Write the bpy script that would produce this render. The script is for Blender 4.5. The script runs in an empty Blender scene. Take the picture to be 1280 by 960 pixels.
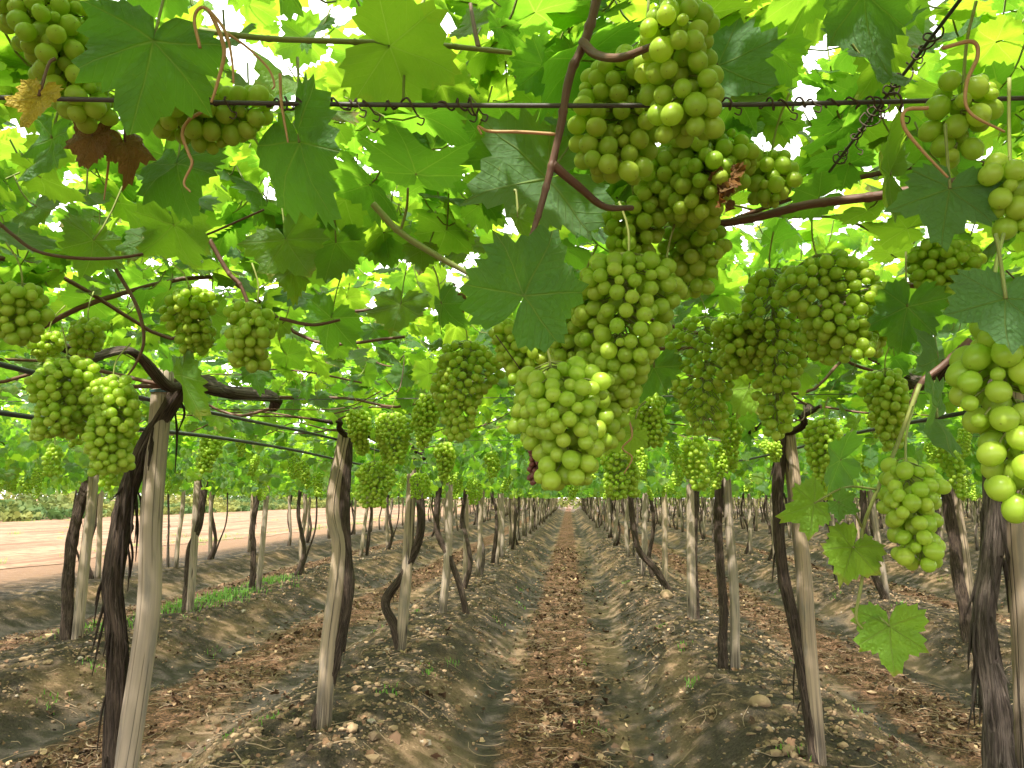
import bpy, math, random
import numpy as np
from mathutils import Vector, Matrix

R = math.radians
SC = bpy.context.scene
COL = SC.collection
rng = np.random.default_rng(11)
random.seed(5)

# ------------------------------------------------------------------ camera
CAM_H = 1.40
F = 940.0                                   # focal length in pixels of the 1280 px wide photograph
YAW, PITCH = R(4.30), R(8.55)
cam_d = bpy.data.cameras.new("camera"); cam = bpy.data.objects.new("camera", cam_d); COL.objects.link(cam)
cam_d.sensor_width = 36.0; cam_d.lens = 36.0 * F / 1280.0
cam_d.clip_start = 0.02; cam_d.clip_end = 2000
cam.location = (0, 0, CAM_H)
cam.rotation_euler = (R(90) + PITCH, 0, YAW)
SC.camera = cam

# ------------------------------------------------------------------ sky, sun, exposure
SUN_EL, SUN_AZ = 58.0, 200.0                # degrees; azimuth clockwise from +Y (the rows run along +Y)
w = bpy.data.worlds.new("World"); SC.world = w; w.use_nodes = True
nt = w.node_tree; nt.nodes.clear()
sky = nt.nodes.new("ShaderNodeTexSky"); sky.sky_type = 'NISHITA'; sky.sun_disc = False
sky.sun_elevation = R(SUN_EL); sky.sun_rotation = R(SUN_AZ)
sky.air_density = 1.0; sky.dust_density = 5.0; sky.ozone_density = 1.0
bg = nt.nodes.new("ShaderNodeBackground"); bg.inputs[1].default_value = 0.15
wo = nt.nodes.new("ShaderNodeOutputWorld")
# thin bright cloud over most of the sky
tcw = nt.nodes.new("ShaderNodeTexCoord"); nzw = nt.nodes.new("ShaderNodeTexNoise"); nzw.inputs["Scale"].default_value = 2.2; nzw.inputs["Detail"].default_value = 5
mrw = nt.nodes.new("ShaderNodeMapRange"); mrw.inputs[1].default_value = .3; mrw.inputs[2].default_value = .6; mrw.inputs[3].default_value = .72; mrw.inputs[4].default_value = .97
mxw = nt.nodes.new("ShaderNodeMix"); mxw.data_type = 'RGBA'; mxw.inputs[7].default_value = (9.6, 9.5, 9.3, 1)
nt.links.new(tcw.outputs["Generated"], nzw.inputs["Vector"]); nt.links.new(nzw.outputs[0], mrw.inputs[0]); nt.links.new(mrw.outputs[0], mxw.inputs[0])
nt.links.new(sky.outputs[0], mxw.inputs[6]); nt.links.new(mxw.outputs[2], bg.inputs[0]); nt.links.new(bg.outputs[0], wo.inputs[0])
sun_d = bpy.data.lights.new("sun", 'SUN'); sun = bpy.data.objects.new("sun", sun_d); COL.objects.link(sun)
sun_d.energy = 3.6; sun_d.angle = R(1.5); sun_d.color = (1.0, 0.95, 0.86)
_sd = Vector((math.sin(R(SUN_AZ)) * math.cos(R(SUN_EL)), math.cos(R(SUN_AZ)) * math.cos(R(SUN_EL)), math.sin(R(SUN_EL))))
sun.rotation_euler = _sd.to_track_quat('Z', 'Y').to_euler()
SC.view_settings.view_transform = 'Standard'; SC.view_settings.look = 'None'
SC.view_settings.gamma = 1.0; SC.view_settings.use_curve_mapping = False
SC.view_settings.exposure = 1.74
SC.render.engine = 'CYCLES'
cy = SC.cycles
cy.use_denoising = True
try: cy.denoiser = 'OPENIMAGEDENOISE'
except Exception: pass
cy.max_bounces = 8; cy.diffuse_bounces = 5; cy.glossy_bounces = 3; cy.transmission_bounces = 6
cy.transparent_max_bounces = 4; cy.caustics_reflective = False; cy.caustics_refractive = False
cy.sample_clamp_indirect = 6.0; cy.use_adaptive_sampling = True; cy.adaptive_threshold = 0.015

# ------------------------------------------------------------------ camera maths (places things at their real depth)
_f = np.array([-math.sin(YAW) * math.cos(PITCH), math.cos(YAW) * math.cos(PITCH), math.sin(PITCH)])
_r = np.array([math.cos(YAW), math.sin(YAW), 0.0])
_u = np.cross(_r, _f)
C0 = np.array([0, 0, CAM_H])
def ray(px, py): return _f + (px - 640) / F * _r - (py - 480) / F * _u
def atd(px, py, d): return C0 + d * ray(px, py)                      # at a depth along the view
def aty(px, py, y):                                                  # at a distance along the rows
    v = ray(px, py); return C0 + v * (y / v[1])
def proj(P):
    Q = np.asarray(P) - C0
    d = Q @ _f
    dd = np.where(np.abs(d) < 1e-6, 1e-6, d)
    return 640 + F * (Q @ _r) / dd, 480 - F * (Q @ _u) / dd, d

# ------------------------------------------------------------------ tagging
def tag(o, label=None, cat=None, group=None, kind=None):
    if label: o['label'] = label
    if cat: o['category'] = cat
    if group: o['group'] = group
    if kind: o['kind'] = kind
    return o
def empty(name, loc, rot=(0, 0, 0)):
    o = bpy.data.objects.new(name, None); COL.objects.link(o)
    o.location = loc; o.rotation_euler = rot; o.empty_display_size = 0.1
    return o
def link(name, me, parent=None, loc=None, rot=None):
    o = bpy.data.objects.new(name, me); COL.objects.link(o)
    if parent is not None: o.parent = parent
    if loc is not None: o.location = loc
    if rot is not None: o.rotation_euler = rot
    return o
ORD = ['first', 'second', 'third', 'fourth', 'fifth', 'sixth', 'seventh', 'eighth', 'ninth', 'tenth', 'eleventh', 'twelfth']

# ------------------------------------------------------------------ mesh collecting
class MB:
    def __init__(s): s.v = []; s.f = []; s.n = 0; s.a = {}; s.mi = []
    def add(s, V, faces, mat=0, **attrs):
        V = np.asarray(V, float).reshape(-1, 3)
        for fa in faces:
            fa = np.asarray(fa, int)
            if len(fa): s.f.append(fa + s.n); s.mi.append(np.full(len(fa), mat, int))
        s.v.append(V)
        for k, x in attrs.items():
            s.a.setdefault(k, []).append((s.n, np.asarray(x, float)))
        s.n += len(V)
    def mesh(s, name, mats, smooth=True):
        me = bpy.data.meshes.new(name)
        V = np.concatenate(s.v) if s.v else np.zeros((0, 3))
        me.vertices.add(len(V)); me.vertices.foreach_set("co", V.astype(np.float32).ravel())
        loops = np.concatenate([f.ravel() for f in s.f]).astype(np.int32)
        tot = np.concatenate([np.full(len(f), f.shape[1]) for f in s.f]).astype(np.int32)
        st = np.concatenate([[0], np.cumsum(tot)[:-1]]).astype(np.int32)
        me.loops.add(len(loops)); me.loops.foreach_set("vertex_index", loops)
        me.polygons.add(len(tot)); me.polygons.foreach_set("loop_start", st)
        try: me.polygons.foreach_set("loop_total", tot)
        except Exception: pass
        mi = np.concatenate(s.mi).astype(np.int32)
        me.polygons.foreach_set("material_index", mi)
        me.polygons.foreach_set("use_smooth", np.full(len(tot), smooth))
        for m in mats: me.materials.append(m)
        for k, parts in s.a.items():
            dim = 1 if parts[0][1].ndim == 1 else 3
            at = me.attributes.new(k, 'FLOAT' if dim == 1 else 'FLOAT_VECTOR', 'POINT')
            buf = np.zeros((len(V), dim), np.float32)
            for n0, x in parts: buf[n0:n0 + len(x)] = x.reshape(len(x), dim)
            at.data.foreach_set("value" if dim == 1 else "vector", buf.ravel())
        me.update(calc_edges=True); me.validate(verbose=False)
        return me

def spline(P, n):
    P = np.asarray(P, float)
    if len(P) < 3: 
        t = np.linspace(0, 1, n)[:, None]; return P[0] * (1 - t) + P[-1] * t
    Q = np.vstack([2 * P[0] - P[1], P, 2 * P[-1] - P[-2]])
    K = len(P) - 1
    t = np.linspace(0, K - 1e-9, n); i = t.astype(int); t = (t - i)[:, None]
    a, b, c, d = Q[i], Q[i + 1], Q[i + 2], Q[i + 3]
    return 0.5 * (2 * b + (c - a) * t + (2 * a - 5 * b + 4 * c - d) * t ** 2 + (3 * b - a - 3 * c + d) * t ** 3)

def vnoise(n, m, seed):                     # smooth periodic-in-m random field n x m
    g = np.random.default_rng(seed)
    out = np.zeros((n, m))
    for k in range(1, 6):
        ph = g.uniform(0, 6.28, 3); fz = g.uniform(.6, 2.2) * k
        out += g.normal() / k ** .6 * np.sin(np.arange(m)[None] / m * 2 * np.pi * (k + g.integers(0, 2)) + ph[0] + 1.2 * np.sin(np.arange(n)[:, None] / n * 6.28 * fz + ph[1]))
    return out / 2.2

def tube(mb, P, rad, seg=8, n=None, rough=0.0, seed=0, mat=0, cap=True, ecc=0.0):
    n = n or max(2, len(P) * 3)
    Q = spline(P, n)
    rad = np.atleast_1d(np.asarray(rad, float))
    rr = np.interp(np.linspace(0, 1, n), np.linspace(0, 1, len(rad)), rad) if len(rad) > 1 else np.full(n, rad[0])
    T = np.gradient(Q, axis=0); T /= np.linalg.norm(T, axis=1)[:, None] + 1e-12
    ref = np.array([1., 0, 0]) if abs(T[0][0]) < .8 else np.array([0, 1., 0])
    N = np.zeros_like(Q); nv = ref - T[0] * (ref @ T[0]); nv /= np.linalg.norm(nv); N[0] = nv
    for i in range(1, n):
        nv = N[i - 1] - T[i] * (N[i - 1] @ T[i]); N[i] = nv / (np.linalg.norm(nv) + 1e-12)
    B = np.cross(T, N)
    th = np.arange(seg) / seg * 2 * np.pi
    k = np.ones((n, seg))
    if rough: k = 1 + rough * vnoise(n, seg, seed)
    if ecc: k = k * (1 + ecc * np.cos(2 * th + seed)[None])
    V = Q[:, None] + (rr[:, None] * k)[..., None] * (np.cos(th)[None, :, None] * N[:, None] + np.sin(th)[None, :, None] * B[:, None])
    L = np.concatenate([[0], np.cumsum(np.linalg.norm(np.diff(Q, axis=0), axis=1))])
    bark = np.stack(np.broadcast_arrays(np.cos(th)[None] , np.sin(th)[None], L[:, None] + seed * 3.7), -1).reshape(-1, 3)
    a = np.arange(n - 1)[:, None] * seg; j = np.arange(seg)[None]; j2 = (j + 1) % seg
    q = np.stack([a + j, a + j2, a + seg + j2, a + seg + j], -1).reshape(-1, 4)
    V = V.reshape(-1, 3); faces = [q]
    if cap:
        V = np.vstack([V, Q[0], Q[-1]])
        bark = np.vstack([bark, [[0, 0, 0]], [[0, 0, L[-1]]]])
        c0, c1 = n * seg, n * seg + 1
        jj = np.arange(seg)
        faces += [np.stack([np.full(seg, c0), (jj + 1) % seg, jj], -1), np.stack([np.full(seg, c1), (n - 1) * seg + jj, (n - 1) * seg + (jj + 1) % seg], -1)]
    hgt = np.concatenate([np.repeat(L / max(L[-1], 1e-6), seg), [0, 1]]) if cap else np.repeat(L / max(L[-1], 1e-6), seg)
    mb.add(V, faces, mat, bark=bark, along=hgt)
    return Q

# ------------------------------------------------------------------ materials
class NT:
    def __init__(s, name):
        s.m = bpy.data.materials.new(name); s.m.use_nodes = True; s.t = s.m.node_tree; s.t.nodes.clear()
        s.out = s.t.nodes.new("ShaderNodeOutputMaterial")
    def n(s, typ, **kw):
        o = s.t.nodes.new("ShaderNode" + typ)
        for k, v in kw.items(): setattr(o, k, v)
        return o
    def set(s, sock, v):
        if isinstance(v, bpy.types.NodeSocket): s.t.links.new(v, sock)
        elif isinstance(v, (tuple, list)) and len(v) == 3 and sock.type == 'RGBA': sock.default_value = (*v, 1)
        else: sock.default_value = v
    def math(s, op, a, b=0.0, c=None, clamp=False):
        o = s.n("Math", operation=op, use_clamp=clamp); s.set(o.inputs[0], a); s.set(o.inputs[1], b)
        if c is not None: s.set(o.inputs[2], c)
        return o.outputs[0]
    def mix(s, f, a, b, blend='MIX'):
        o = s.n("Mix", data_type='RGBA', blend_type=blend); s.set(o.inputs[0], f); s.set(o.inputs[6], a); s.set(o.inputs[7], b)
        return o.outputs[2]
    def attr(s, name, out=2):
        return s.n("Attribute", attribute_name=name).outputs[out]
    def noise(s, vec, scale, detail=4, rough=.55, out=0):
        o = s.n("TexNoise"); s.set(o.inputs["Scale"], scale); s.set(o.inputs["Detail"], detail); s.set(o.inputs["Roughness"], rough)
        if vec is not None: s.set(o.inputs["Vector"], vec)
        return o.outputs[out]
    def vmul(s, vec, k):
        o = s.n("VectorMath", operation='MULTIPLY'); s.set(o.inputs[0], vec); o.inputs[1].default_value = k; return o.outputs[0]
    def ramp(s, v, a, b):                                            # smoothstep a..b -> 0..1
        o = s.n("MapRange", interpolation_type='SMOOTHSTEP'); s.set(o.inputs[0], v); o.inputs[1].default_value = a; o.inputs[2].default_value = b
        return o.outputs[0]
    def bump(s, h, strength=.3, dist=.01):
        o = s.n("Bump"); s.set(o.inputs["Height"], h); o.inputs["Strength"].default_value = strength; o.inputs["Distance"].default_value = dist
        return o.outputs[0]
    def princ(s, col, rough=.7, spec=.5, normal=None, **kw):
        o = s.n("BsdfPrincipled"); s.set(o.inputs["Base Color"], col); s.set(o.inputs["Roughness"], rough); s.set(o.inputs["Specular IOR Level"], spec)
        if normal is not None: s.set(o.inputs["Normal"], normal)
        for k, v in kw.items(): s.set(o.inputs[k.replace('_', ' ')], v)
        return o.outputs[0]
    def done(s, sh):
        s.t.links.new(sh, s.out.inputs[0]); return s.m
    def pos(s): return s.n("NewGeometry").outputs["Position"]

def leaf_material(name, top, under, trans, tfac, vein_amt=.5, dead=False):
    t = NT(name)
    lp = t.attr("leaf", 1)                                           # leaf-local x, y and a random number
    sp = t.n("SeparateXYZ"); t.set(sp.inputs[0], lp)
    x, y, rnd = sp.outputs
    ax = t.math('ABSOLUTE', x)
    r = t.math('SQRT', t.math('ADD', t.math('MULTIPLY', x, x), t.math('MULTIPLY', y, y)))
    a = t.math('ARCTAN2', ax, y)
    dmin = None; smin = None
    for ang in (0, 56, 112):
        da = t.math('SUBTRACT', a, R(ang))
        d = t.math('MULTIPLY', t.math('ABSOLUTE', t.math('SINE', t.math('MINIMUM', t.math('MAXIMUM', da, -1.5), 1.5))), r)
        s_ = t.math('MULTIPLY', t.math('COSINE', da), r)
        if dmin is None: dmin, smin = d, s_
        else:
            lt = t.math('LESS_THAN', d, dmin)
            smin = t.math('ADD', t.math('MULTIPLY', lt, s_), t.math('MULTIPLY', t.math('SUBTRACT', 1.0, lt), smin))
            dmin = t.math('MINIMUM', d, dmin)
    width = t.math('MULTIPLY_ADD', r, -.010, .020)
    v1 = t.math('SUBTRACT', 1.0, t.math('DIVIDE', dmin, width, clamp=True))
    hb = t.math('FRACT', t.math('MULTIPLY', t.math('SUBTRACT', smin, t.math('MULTIPLY', dmin, 1.0)), 8.0))
    v2 = t.math('SUBTRACT', 1.0, t.math('DIVIDE', t.math('ABSOLUTE', t.math('SUBTRACT', hb, .5)), .075, clamp=True))
    v2 = t.math('MULTIPLY', v2, .32)
    vein = t.math('MAXIMUM', v1, v2)
    vec = t.n("CombineXYZ"); t.set(vec.inputs[0], x); t.set(vec.inputs[1], y); t.set(vec.inputs[2], t.math('MULTIPLY', rnd, 37.0))
    n1 = t.noise(vec.outputs[0], 3.0, 4); n2 = t.noise(vec.outputs[0], 17.0, 3)
    back = t.n("NewGeometry").outputs["Backfacing"]
    base = t.mix(back, top, under)
    # per-leaf age: some leaves yellower, some bluer
    base = t.mix(t.ramp(rnd, .55, 1.0), base, tuple(np.array(top) * (1.9, 1.45, .8)))
    base = t.mix(t.math('MULTIPLY', n1, .5), base, tuple(np.array(top) * .55))
    base = t.mix(t.math('MULTIPLY', vein, vein_amt), base, (.24, .30, .10))
    if not dead:
        edge = t.math('MULTIPLY', t.ramp(t.math('ADD', r, t.math('MULTIPLY', n1, .7)), 1.12, 1.22), t.ramp(rnd, .62, .7))
        base = t.mix(t.math('MULTIPLY', edge, .8), base, (.20, .13, .04))
        spot = t.ramp(n2, .68, .73)
        base = t.mix(t.math('MULTIPLY', spot, .5), base, (.16, .11, .03))
    tc = t.mix(t.ramp(rnd, .1, .9), tuple(np.array(trans) * (.72, .88, .9)), tuple(np.array(trans) * (1.25, 1.05, 1.0)))
    tc = t.mix(t.math('MULTIPLY', vein, .55), tc, tuple(np.array(trans) * (1.5, 1.15, 3.0)))
    tc = t.mix(t.math('MULTIPLY', n1, .35), tc, tuple(np.array(trans) * .55))
    h = t.math('ADD', t.math('MULTIPLY', vein, -.6), t.math('MULTIPLY', n2, .35))
    h = t.math('ADD', h, t.math('MULTIPLY', t.noise(vec.outputs[0], 6.0, 2), 1.2))
    nb = t.bump(h, .85, .008)
    p = t.princ(base, t.mix(back, (.55,) * 3, (.80,) * 3), .30, nb)
    tr = t.n("BsdfTranslucent"); t.set(tr.inputs[0], tc)
    mx = t.n("MixShader"); t.set(mx.inputs[0], tfac); t.t.links.new(p, mx.inputs[1]); t.t.links.new(tr.outputs[0], mx.inputs[2])
    return t.done(mx.outputs[0])

M = {}
M['leaf'] = leaf_material('vine_leaf_green', (.050, .118, .036), (.090, .165, .078), (.355, .66, .034), .50, .85)
M['leaf_young'] = leaf_material('lit_leaf_green', (.10, .235, .035), (.13, .25, .06), (.42, .70, .04), .45, .75)  # vine leaf coloured brighter to stand for light falling on these leaves
M['leaf_dry'] = leaf_material('dry_leaf_brown', (.20, .105, .035), (.26, .15, .06), (.35, .16, .03), .25, .3, True)
M['leaf_yellow'] = leaf_material('yellow_leaf', (.50, .36, .03), (.5, .38, .06), (.70, .48, .03), .35, .3, True)

def stem_material(name, c1, c2, rough=.55):
    t = NT(name); b = t.attr("bark", 1)
    n1 = t.noise(t.vmul(b, (1.2, 1.2, 14)), 1.6, 3)
    col = t.mix(n1, c1, c2)
    return t.done(t.princ(col, rough, .35, t.bump(n1, .3, .003)))
M['stem'] = stem_material('green_shoot', (.13, .20, .04), (.24, .22, .06))
M['cane'] = stem_material('brown_cane', (.060, .030, .020), (.17, .085, .052))
M['cane_green'] = stem_material('green_cane', (.14, .19, .045), (.26, .27, .08))
M['tendril'] = stem_material('tendril_tan', (.46, .20, .10), (.36, .26, .10))
M['tendril_dry'] = stem_material('tendril_dry', (.035, .022, .016), (.10, .065, .045), .8)
M['rachis'] = stem_material('bunch_stem', (.20, .27, .06), (.30, .30, .09))

def bark_material(name, dark, mid, light, scale=1.0, strength=.9):
    t = NT(name); b = t.attr("bark", 1)
    v = t.vmul(b, (3.4 * scale, 3.4 * scale, 7.0))
    n1 = t.noise(v, 1.5, 8, .68); n2 = t.noise(t.vmul(b, (1, 1, 5)), 1.0, 4)
    n3 = t.noise(t.vmul(b, (9 * scale, 9 * scale, 16)), 1.3, 5)
    col = t.mix(t.ramp(n1, .38, .62), dark, mid)
    col = t.mix(t.math('MULTIPLY', t.ramp(n3, .52, .72), t.ramp(n2, .4, .65)), col, light)
    h = t.math('ADD', n1, t.math('MULTIPLY', n3, .5))
    return t.done(t.princ(col, .88, .2, t.bump(h, strength, .022)))
M['bark'] = bark_material('vine_bark', (.022, .015, .011), (.085, .058, .042), (.20, .15, .115))
M['bark_grey'] = bark_material('grey_vine_bark', (.04, .03, .024), (.15, .115, .092), (.30, .25, .21))

def post_material(name, warm):
    t = NT(name); b = t.attr("bark", 1); al = t.attr("along", 2)
    rn = t.n("ObjectInfo").outputs["Random"]
    n1 = t.noise(t.vmul(b, (1.6, 1.6, 1.1)), 1.5, 5); n2 = t.noise(t.vmul(b, (7, 7, 1.0)), 1.6, 6, .65)
    col = t.mix(t.ramp(n1, .35, .65), (.335 * warm, .245, .158), (.235 * warm, .175, .118))
    col = t.mix(t.math('MULTIPLY', t.ramp(n2, .5, .7), .55), col, (.17, .13, .095))
    col = t.mix(t.math('MULTIPLY', rn, .45), col, (.25, .22, .185))
    vk = t.n("TexVoronoi", feature='DISTANCE_TO_EDGE'); t.set(vk.inputs["Vector"], t.vmul(b, (1.15, 1.15, .42))); vk.inputs["Scale"].default_value = 1.0
    crack = t.math('SUBTRACT', 1.0, t.ramp(vk.outputs["Distance"], .006, .034))
    n3 = t.noise(t.vmul(b, (.7, .7, 1.4)), 1.7, 3)
    crack = t.math('MULTIPLY', crack, t.ramp(n3, .42, .52))
    col_g = t.ramp(t.noise(t.vmul(b, (1.0, 1.0, 3.2)), 1.4, 5), .52, .66)
    col = t.mix(t.math('MULTIPLY', col_g, .6), col, (.155, .135, .115))
    col = t.mix(t.math('MULTIPLY', crack, .9), col, (.025, .02, .016))
    foot = t.math('MULTIPLY', t.math('SUBTRACT', 1.0, t.ramp(al, .08, .22)), t.ramp(n2, .40, .55))
    col = t.mix(t.math('MULTIPLY', foot, .85), col, (.03, .022, .017))
    h = t.math('SUBTRACT', t.math('MULTIPLY', n2, .4), crack)
    return t.done(t.princ(col, .8, .25, t.bump(h, .5, .008)))
M['post'] = post_material('weathered_post_wood', 1.0)

def berry_material(name, c1, c2):
    t = NT(name)
    lp = t.attr("berry", 1); sp = t.n("SeparateXYZ"); t.set(sp.inputs[0], lp)
    pole, rnd, _z = sp.outputs
    rr = t.math('FRACT', t.math('ADD', rnd, t.n("ObjectInfo").outputs["Random"]))
    co = t.n("TexCoord").outputs["Object"]
    n1 = t.noise(co, 260.0, 3); n2 = t.noise(co, 70.0, 4)
    col = t.mix(rr, c1, c2)
    col = t.mix(t.math('MULTIPLY', t.ramp(n2, .45, .75), .45), col, tuple(np.array(c2) * (1.35, 1.2, 1.6)))
    col = t.mix(t.math('MULTIPLY', t.ramp(n1, .66, .74), .35), col, (.16, .13, .04))
    col = t.mix(t.math('MULTIPLY', t.ramp(pole, .990, .996), .55), col, (.07, .05, .025))
    p = t.princ(col, t.math('MULTIPLY_ADD', n2, .34, .16), .5, None)
    pn = p.node
    pn.inputs["Subsurface Weight"].default_value = .0
    tr = t.n("BsdfTranslucent"); t.set(tr.inputs[0], t.mix(.5, col, (.70, .84, .07)))
    mx = t.n("MixShader"); mx.inputs[0].default_value = .50; t.t.links.new(p, mx.inputs[1]); t.t.links.new(tr.outputs[0], mx.inputs[2])
    return t.done(mx.outputs[0])
M['berry'] = berry_material('green_grape_skin', (.33, .53, .042), (.46, .60, .070))
t = NT('dried_grape_skin'); M['raisin'] = t.done(t.princ(t.mix(t.noise(t.pos(), 60, 3), (.06, .02, .015), (.20, .07, .045)), .6, .4))
t = NT('black_hose'); M['hose'] = t.done(t.princ(t.mix(t.noise(t.pos(), 25, 4), (.014, .015, .018), (.06, .062, .066)), .45, .5))
t = NT('galvanised_wire'); M['wire'] = t.done(t.princ(t.mix(t.noise(t.pos(), 90, 4), (.02, .018, .015), (.085, .07, .055)), .6, .5))
t = NT('blue_tie_twine'); M['twine'] = t.done(t.princ((.03, .09, .10), .6, .4))

# ------------------------------------------------------------------ ground
ROWX = {-3: -8.15, -2: -4.85, -1: -1.58, 1: 1.44, 2: 4.50, 3: 7.60, 4: 10.7, 5: 13.8, 6: 16.9, 7: 20.0, 8: 23.1, 9: 26.2, 10: 29.3, 11: 32.4, 12: 35.5}
_rows = np.array(sorted(ROWX.values()))
def hnoise(x, y, seed, scale, octs=4):
    g = np.random.default_rng(seed); o = np.zeros_like(x)
    for k in range(octs):
        f_ = 2 ** k / scale
        for _ in range(3):
            a = g.uniform(0, 6.28); p = g.uniform(0, 6.28); q = g.uniform(.7, 1.3) * f_
            o = o + np.sin((x * np.cos(a) + y * np.sin(a)) * q * 6.28 + p + 1.7 * np.sin((x * np.sin(a) - y * np.cos(a)) * q * 2.9 + p)) / 3 / 1.8 ** k
    return o
def furrow(x):
    """0 on a ridge, 1 in the middle between two rows; also signed offset from the middle"""
    i = np.clip(np.searchsorted(_rows, x), 1, len(_rows) - 1)
    a, b = _rows[i - 1], _rows[i]
    mid = (a + b) / 2; half = (b - a) / 2
    return np.clip(1 - np.abs(x - mid) / half, 0, 1), x - mid
def gz(x, y, fine=True):
    x = np.asarray(x, float); y = np.asarray(y, float)
    t_, off = furrow(x)
    s = np.clip((t_ - .16) / .52, 0, 1); s = s * s * (3 - 2 * s)
    z = -.33 * s
    inside = np.clip((x + 9.6) / 1.4, 0, 1); z = z * inside
    z = z + inside * (.022 * hnoise(x, y, 3, 2.6, 3))
    if fine:
        ridge = 1 - s
        near = np.clip(1.3 - y / 26, .25, 1)
        z = z + inside * near * (.016 * ridge + .006) * hnoise(x, y, 5, .34, 4)
        z = z + inside * near * .022 * np.clip(1 - np.abs(t_ - .22) / .18, 0, 1) * hnoise(x, y, 8, .55, 3)
        tr = np.exp(-((np.abs(off) - .62) / .13) ** 2)                # tyre tracks on both flanks
        z = z - .022 * tr * inside
        z = z + .004 * tr * inside * np.sign(np.sin((y * 1.0 + np.abs(off) * 1.2) * 42))
    return z
xs = np.unique(np.round(np.concatenate([np.arange(-6.2, 5.8, .035), np.arange(-12, -6.2, .09), np.arange(5.8, 14, .09), np.arange(14, 40, .30),
     -12 - np.geomspace(.3, 600, 30), 40 + np.geomspace(.6, 600, 26)]), 4))
ys = np.unique(np.round(np.concatenate([[-600, -200, -60, -20, -8, -4, -2, 0, 1, 2, 2.6], np.arange(3.0, 9, .035), 9 + np.cumsum(np.geomspace(.036, .5, 190)), np.geomspace(70, 900, 26)]), 4))
X, Y = np.meshgrid(xs, ys)
Z = gz(X, Y)
nx, ny = len(xs), len(ys)
ii = np.arange(ny - 1)[:, None] * nx + np.arange(nx - 1)[None]
q = np.stack([ii, ii + 1, ii + nx + 1, ii + nx], -1).reshape(-1, 4)
tt, off = furrow(X)
ins = np.clip((X + 9.6) / 1.2, 0, 1)
litter = np.exp(-((off + .08) / .42) ** 2) * ins
track = np.exp(-((np.abs(off) - .66) / .17) ** 2) * ins
gm = MB(); gm.add(np.stack([X, Y, Z], -1).reshape(-1, 3), [q], 0, litter=litter.ravel(), track=track.ravel(), ridge=((1 - np.clip(tt / .45, 0, 1)) * ins).ravel(), inside=ins.ravel())
t = NT('vineyard_soil')
P = t.pos()
nA = t.noise(P, .8, 5); nB = t.noise(P, 5.0, 6, .65); nC = t.noise(P, 42.0, 5, .65); nD = t.noise(t.vmul(P, (3.0, .35, 1)), 1.0, 4)
nE = t.noise(P, 150.0, 3, .7); nC = t.ramp(t.math('ADD', t.math('MULTIPLY', nC, .6), t.math('MULTIPLY', nE, .4)), .34, .66)
lit = t.attr('litter'); trk = t.attr('track'); rdg = t.attr('ridge'); insd = t.attr('inside')
tan = t.mix(nC, (.155, .096, .054), (.27, .175, .102))
dark = t.mix(nC, (.028, .022, .016), (.078, .060, .041))
red = t.mix(t.ramp(nC, .35, .65), (.052, .028, .016), (.19, .100, .055))
wet = t.ramp(t.math('ADD', t.math('MULTIPLY', nA, .6), t.math('MULTIPLY', nD, .5)), .50, .66)
flank = t.mix(wet, dark, tan)
ridge_c = t.mix(t.ramp(nB, .46, .70), t.mix(nC, (.022, .018, .014), (.072, .055, .037)), t.mix(nC, (.11, .073, .042), (.24, .160, .090)))
col = t.mix(t.ramp(t.math('ADD', rdg, t.math('MULTIPLY', t.math('SUBTRACT', nB, .5), .7)), .25, .6), flank, ridge_c)
col = t.mix(t.math('MULTIPLY', trk, .55), col, t.mix(wet, (.062, .055, .044), (.15, .115, .078)))
col = t.mix(t.ramp(t.math('ADD', lit, t.math('MULTIPLY', t.math('SUBTRACT', nB, .5), .9)), .35, .65), col, red)
col = t.mix(insd, t.mix(nB, (.125, .07, .038), (.205, .125, .07)), col)
peb = t.n("TexVoronoi"); t.set(peb.inputs["Vector"], P); peb.inputs["Scale"].default_value = 30
pm = t.math('MULTIPLY', t.math('SUBTRACT', 1.0, t.ramp(peb.outputs["Distance"], .22, .38)), t.math('MULTIPLY', t.ramp(nB, .5, .66), t.math('SUBTRACT', 1.0, trk)))
sep = t.n("SeparateColor"); t.set(sep.inputs[0], peb.outputs["Color"])
col = t.mix(t.math('MULTIPLY', pm, sep.outputs[0]), col, (.36, .26, .16))
hh = t.math('ADD', t.math('ADD', t.math('MULTIPLY', nC, .45), t.math('MULTIPLY', nB, 1.2)), t.math('MULTIPLY', pm, .5))
M['soil'] = t.done(t.princ(col, .92, .15, t.bump(hh, .8, .03)))
g_o = link('ground', gm.mesh('ground', [M['soil']])); tag(g_o, kind='structure')

# sunlit dirt road left of the last row
rx = np.linspace(0, 1, 40); ry = np.concatenate([np.linspace(-30, 60, 80), np.linspace(64, 400, 30)])
RX, RY = np.meshgrid(rx, ry)
left = -33 + 1.2 * np.sin(RY * .11); right = -11.2 + .35 * np.sin(RY * .5) + .2 * np.sin(RY * 1.7)
XX = left + (right - left) * RX
ZZ = gz(XX, RY, False) + .012 + .02 * np.maximum(0, np.sin(XX * 1.1 + .4 * np.sin(RY * .2))) * np.minimum(1, RX * 6) * np.minimum(1, (1 - RX) * 6)
ii = np.arange(len(ry) - 1)[:, None] * 40 + np.arange(39)[None]
mb = MB(); mb.add(np.stack([XX, RY, ZZ], -1).reshape(-1, 3), [np.stack([ii, ii + 1, ii + 41, ii + 40], -1).reshape(-1, 4)])
t = NT('pink_dirt'); P = t.pos()
c = t.mix(t.ramp(t.noise(t.vmul(P, (1, .10, 1)), 1.3, 6, .65), .36, .62), (.105, .058, .032), (.21, .132, .078))
c = t.mix(t.math('MULTIPLY', t.ramp(t.noise(P, .25, 4), .48, .62), .5), c, (.24, .16, .10))
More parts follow.
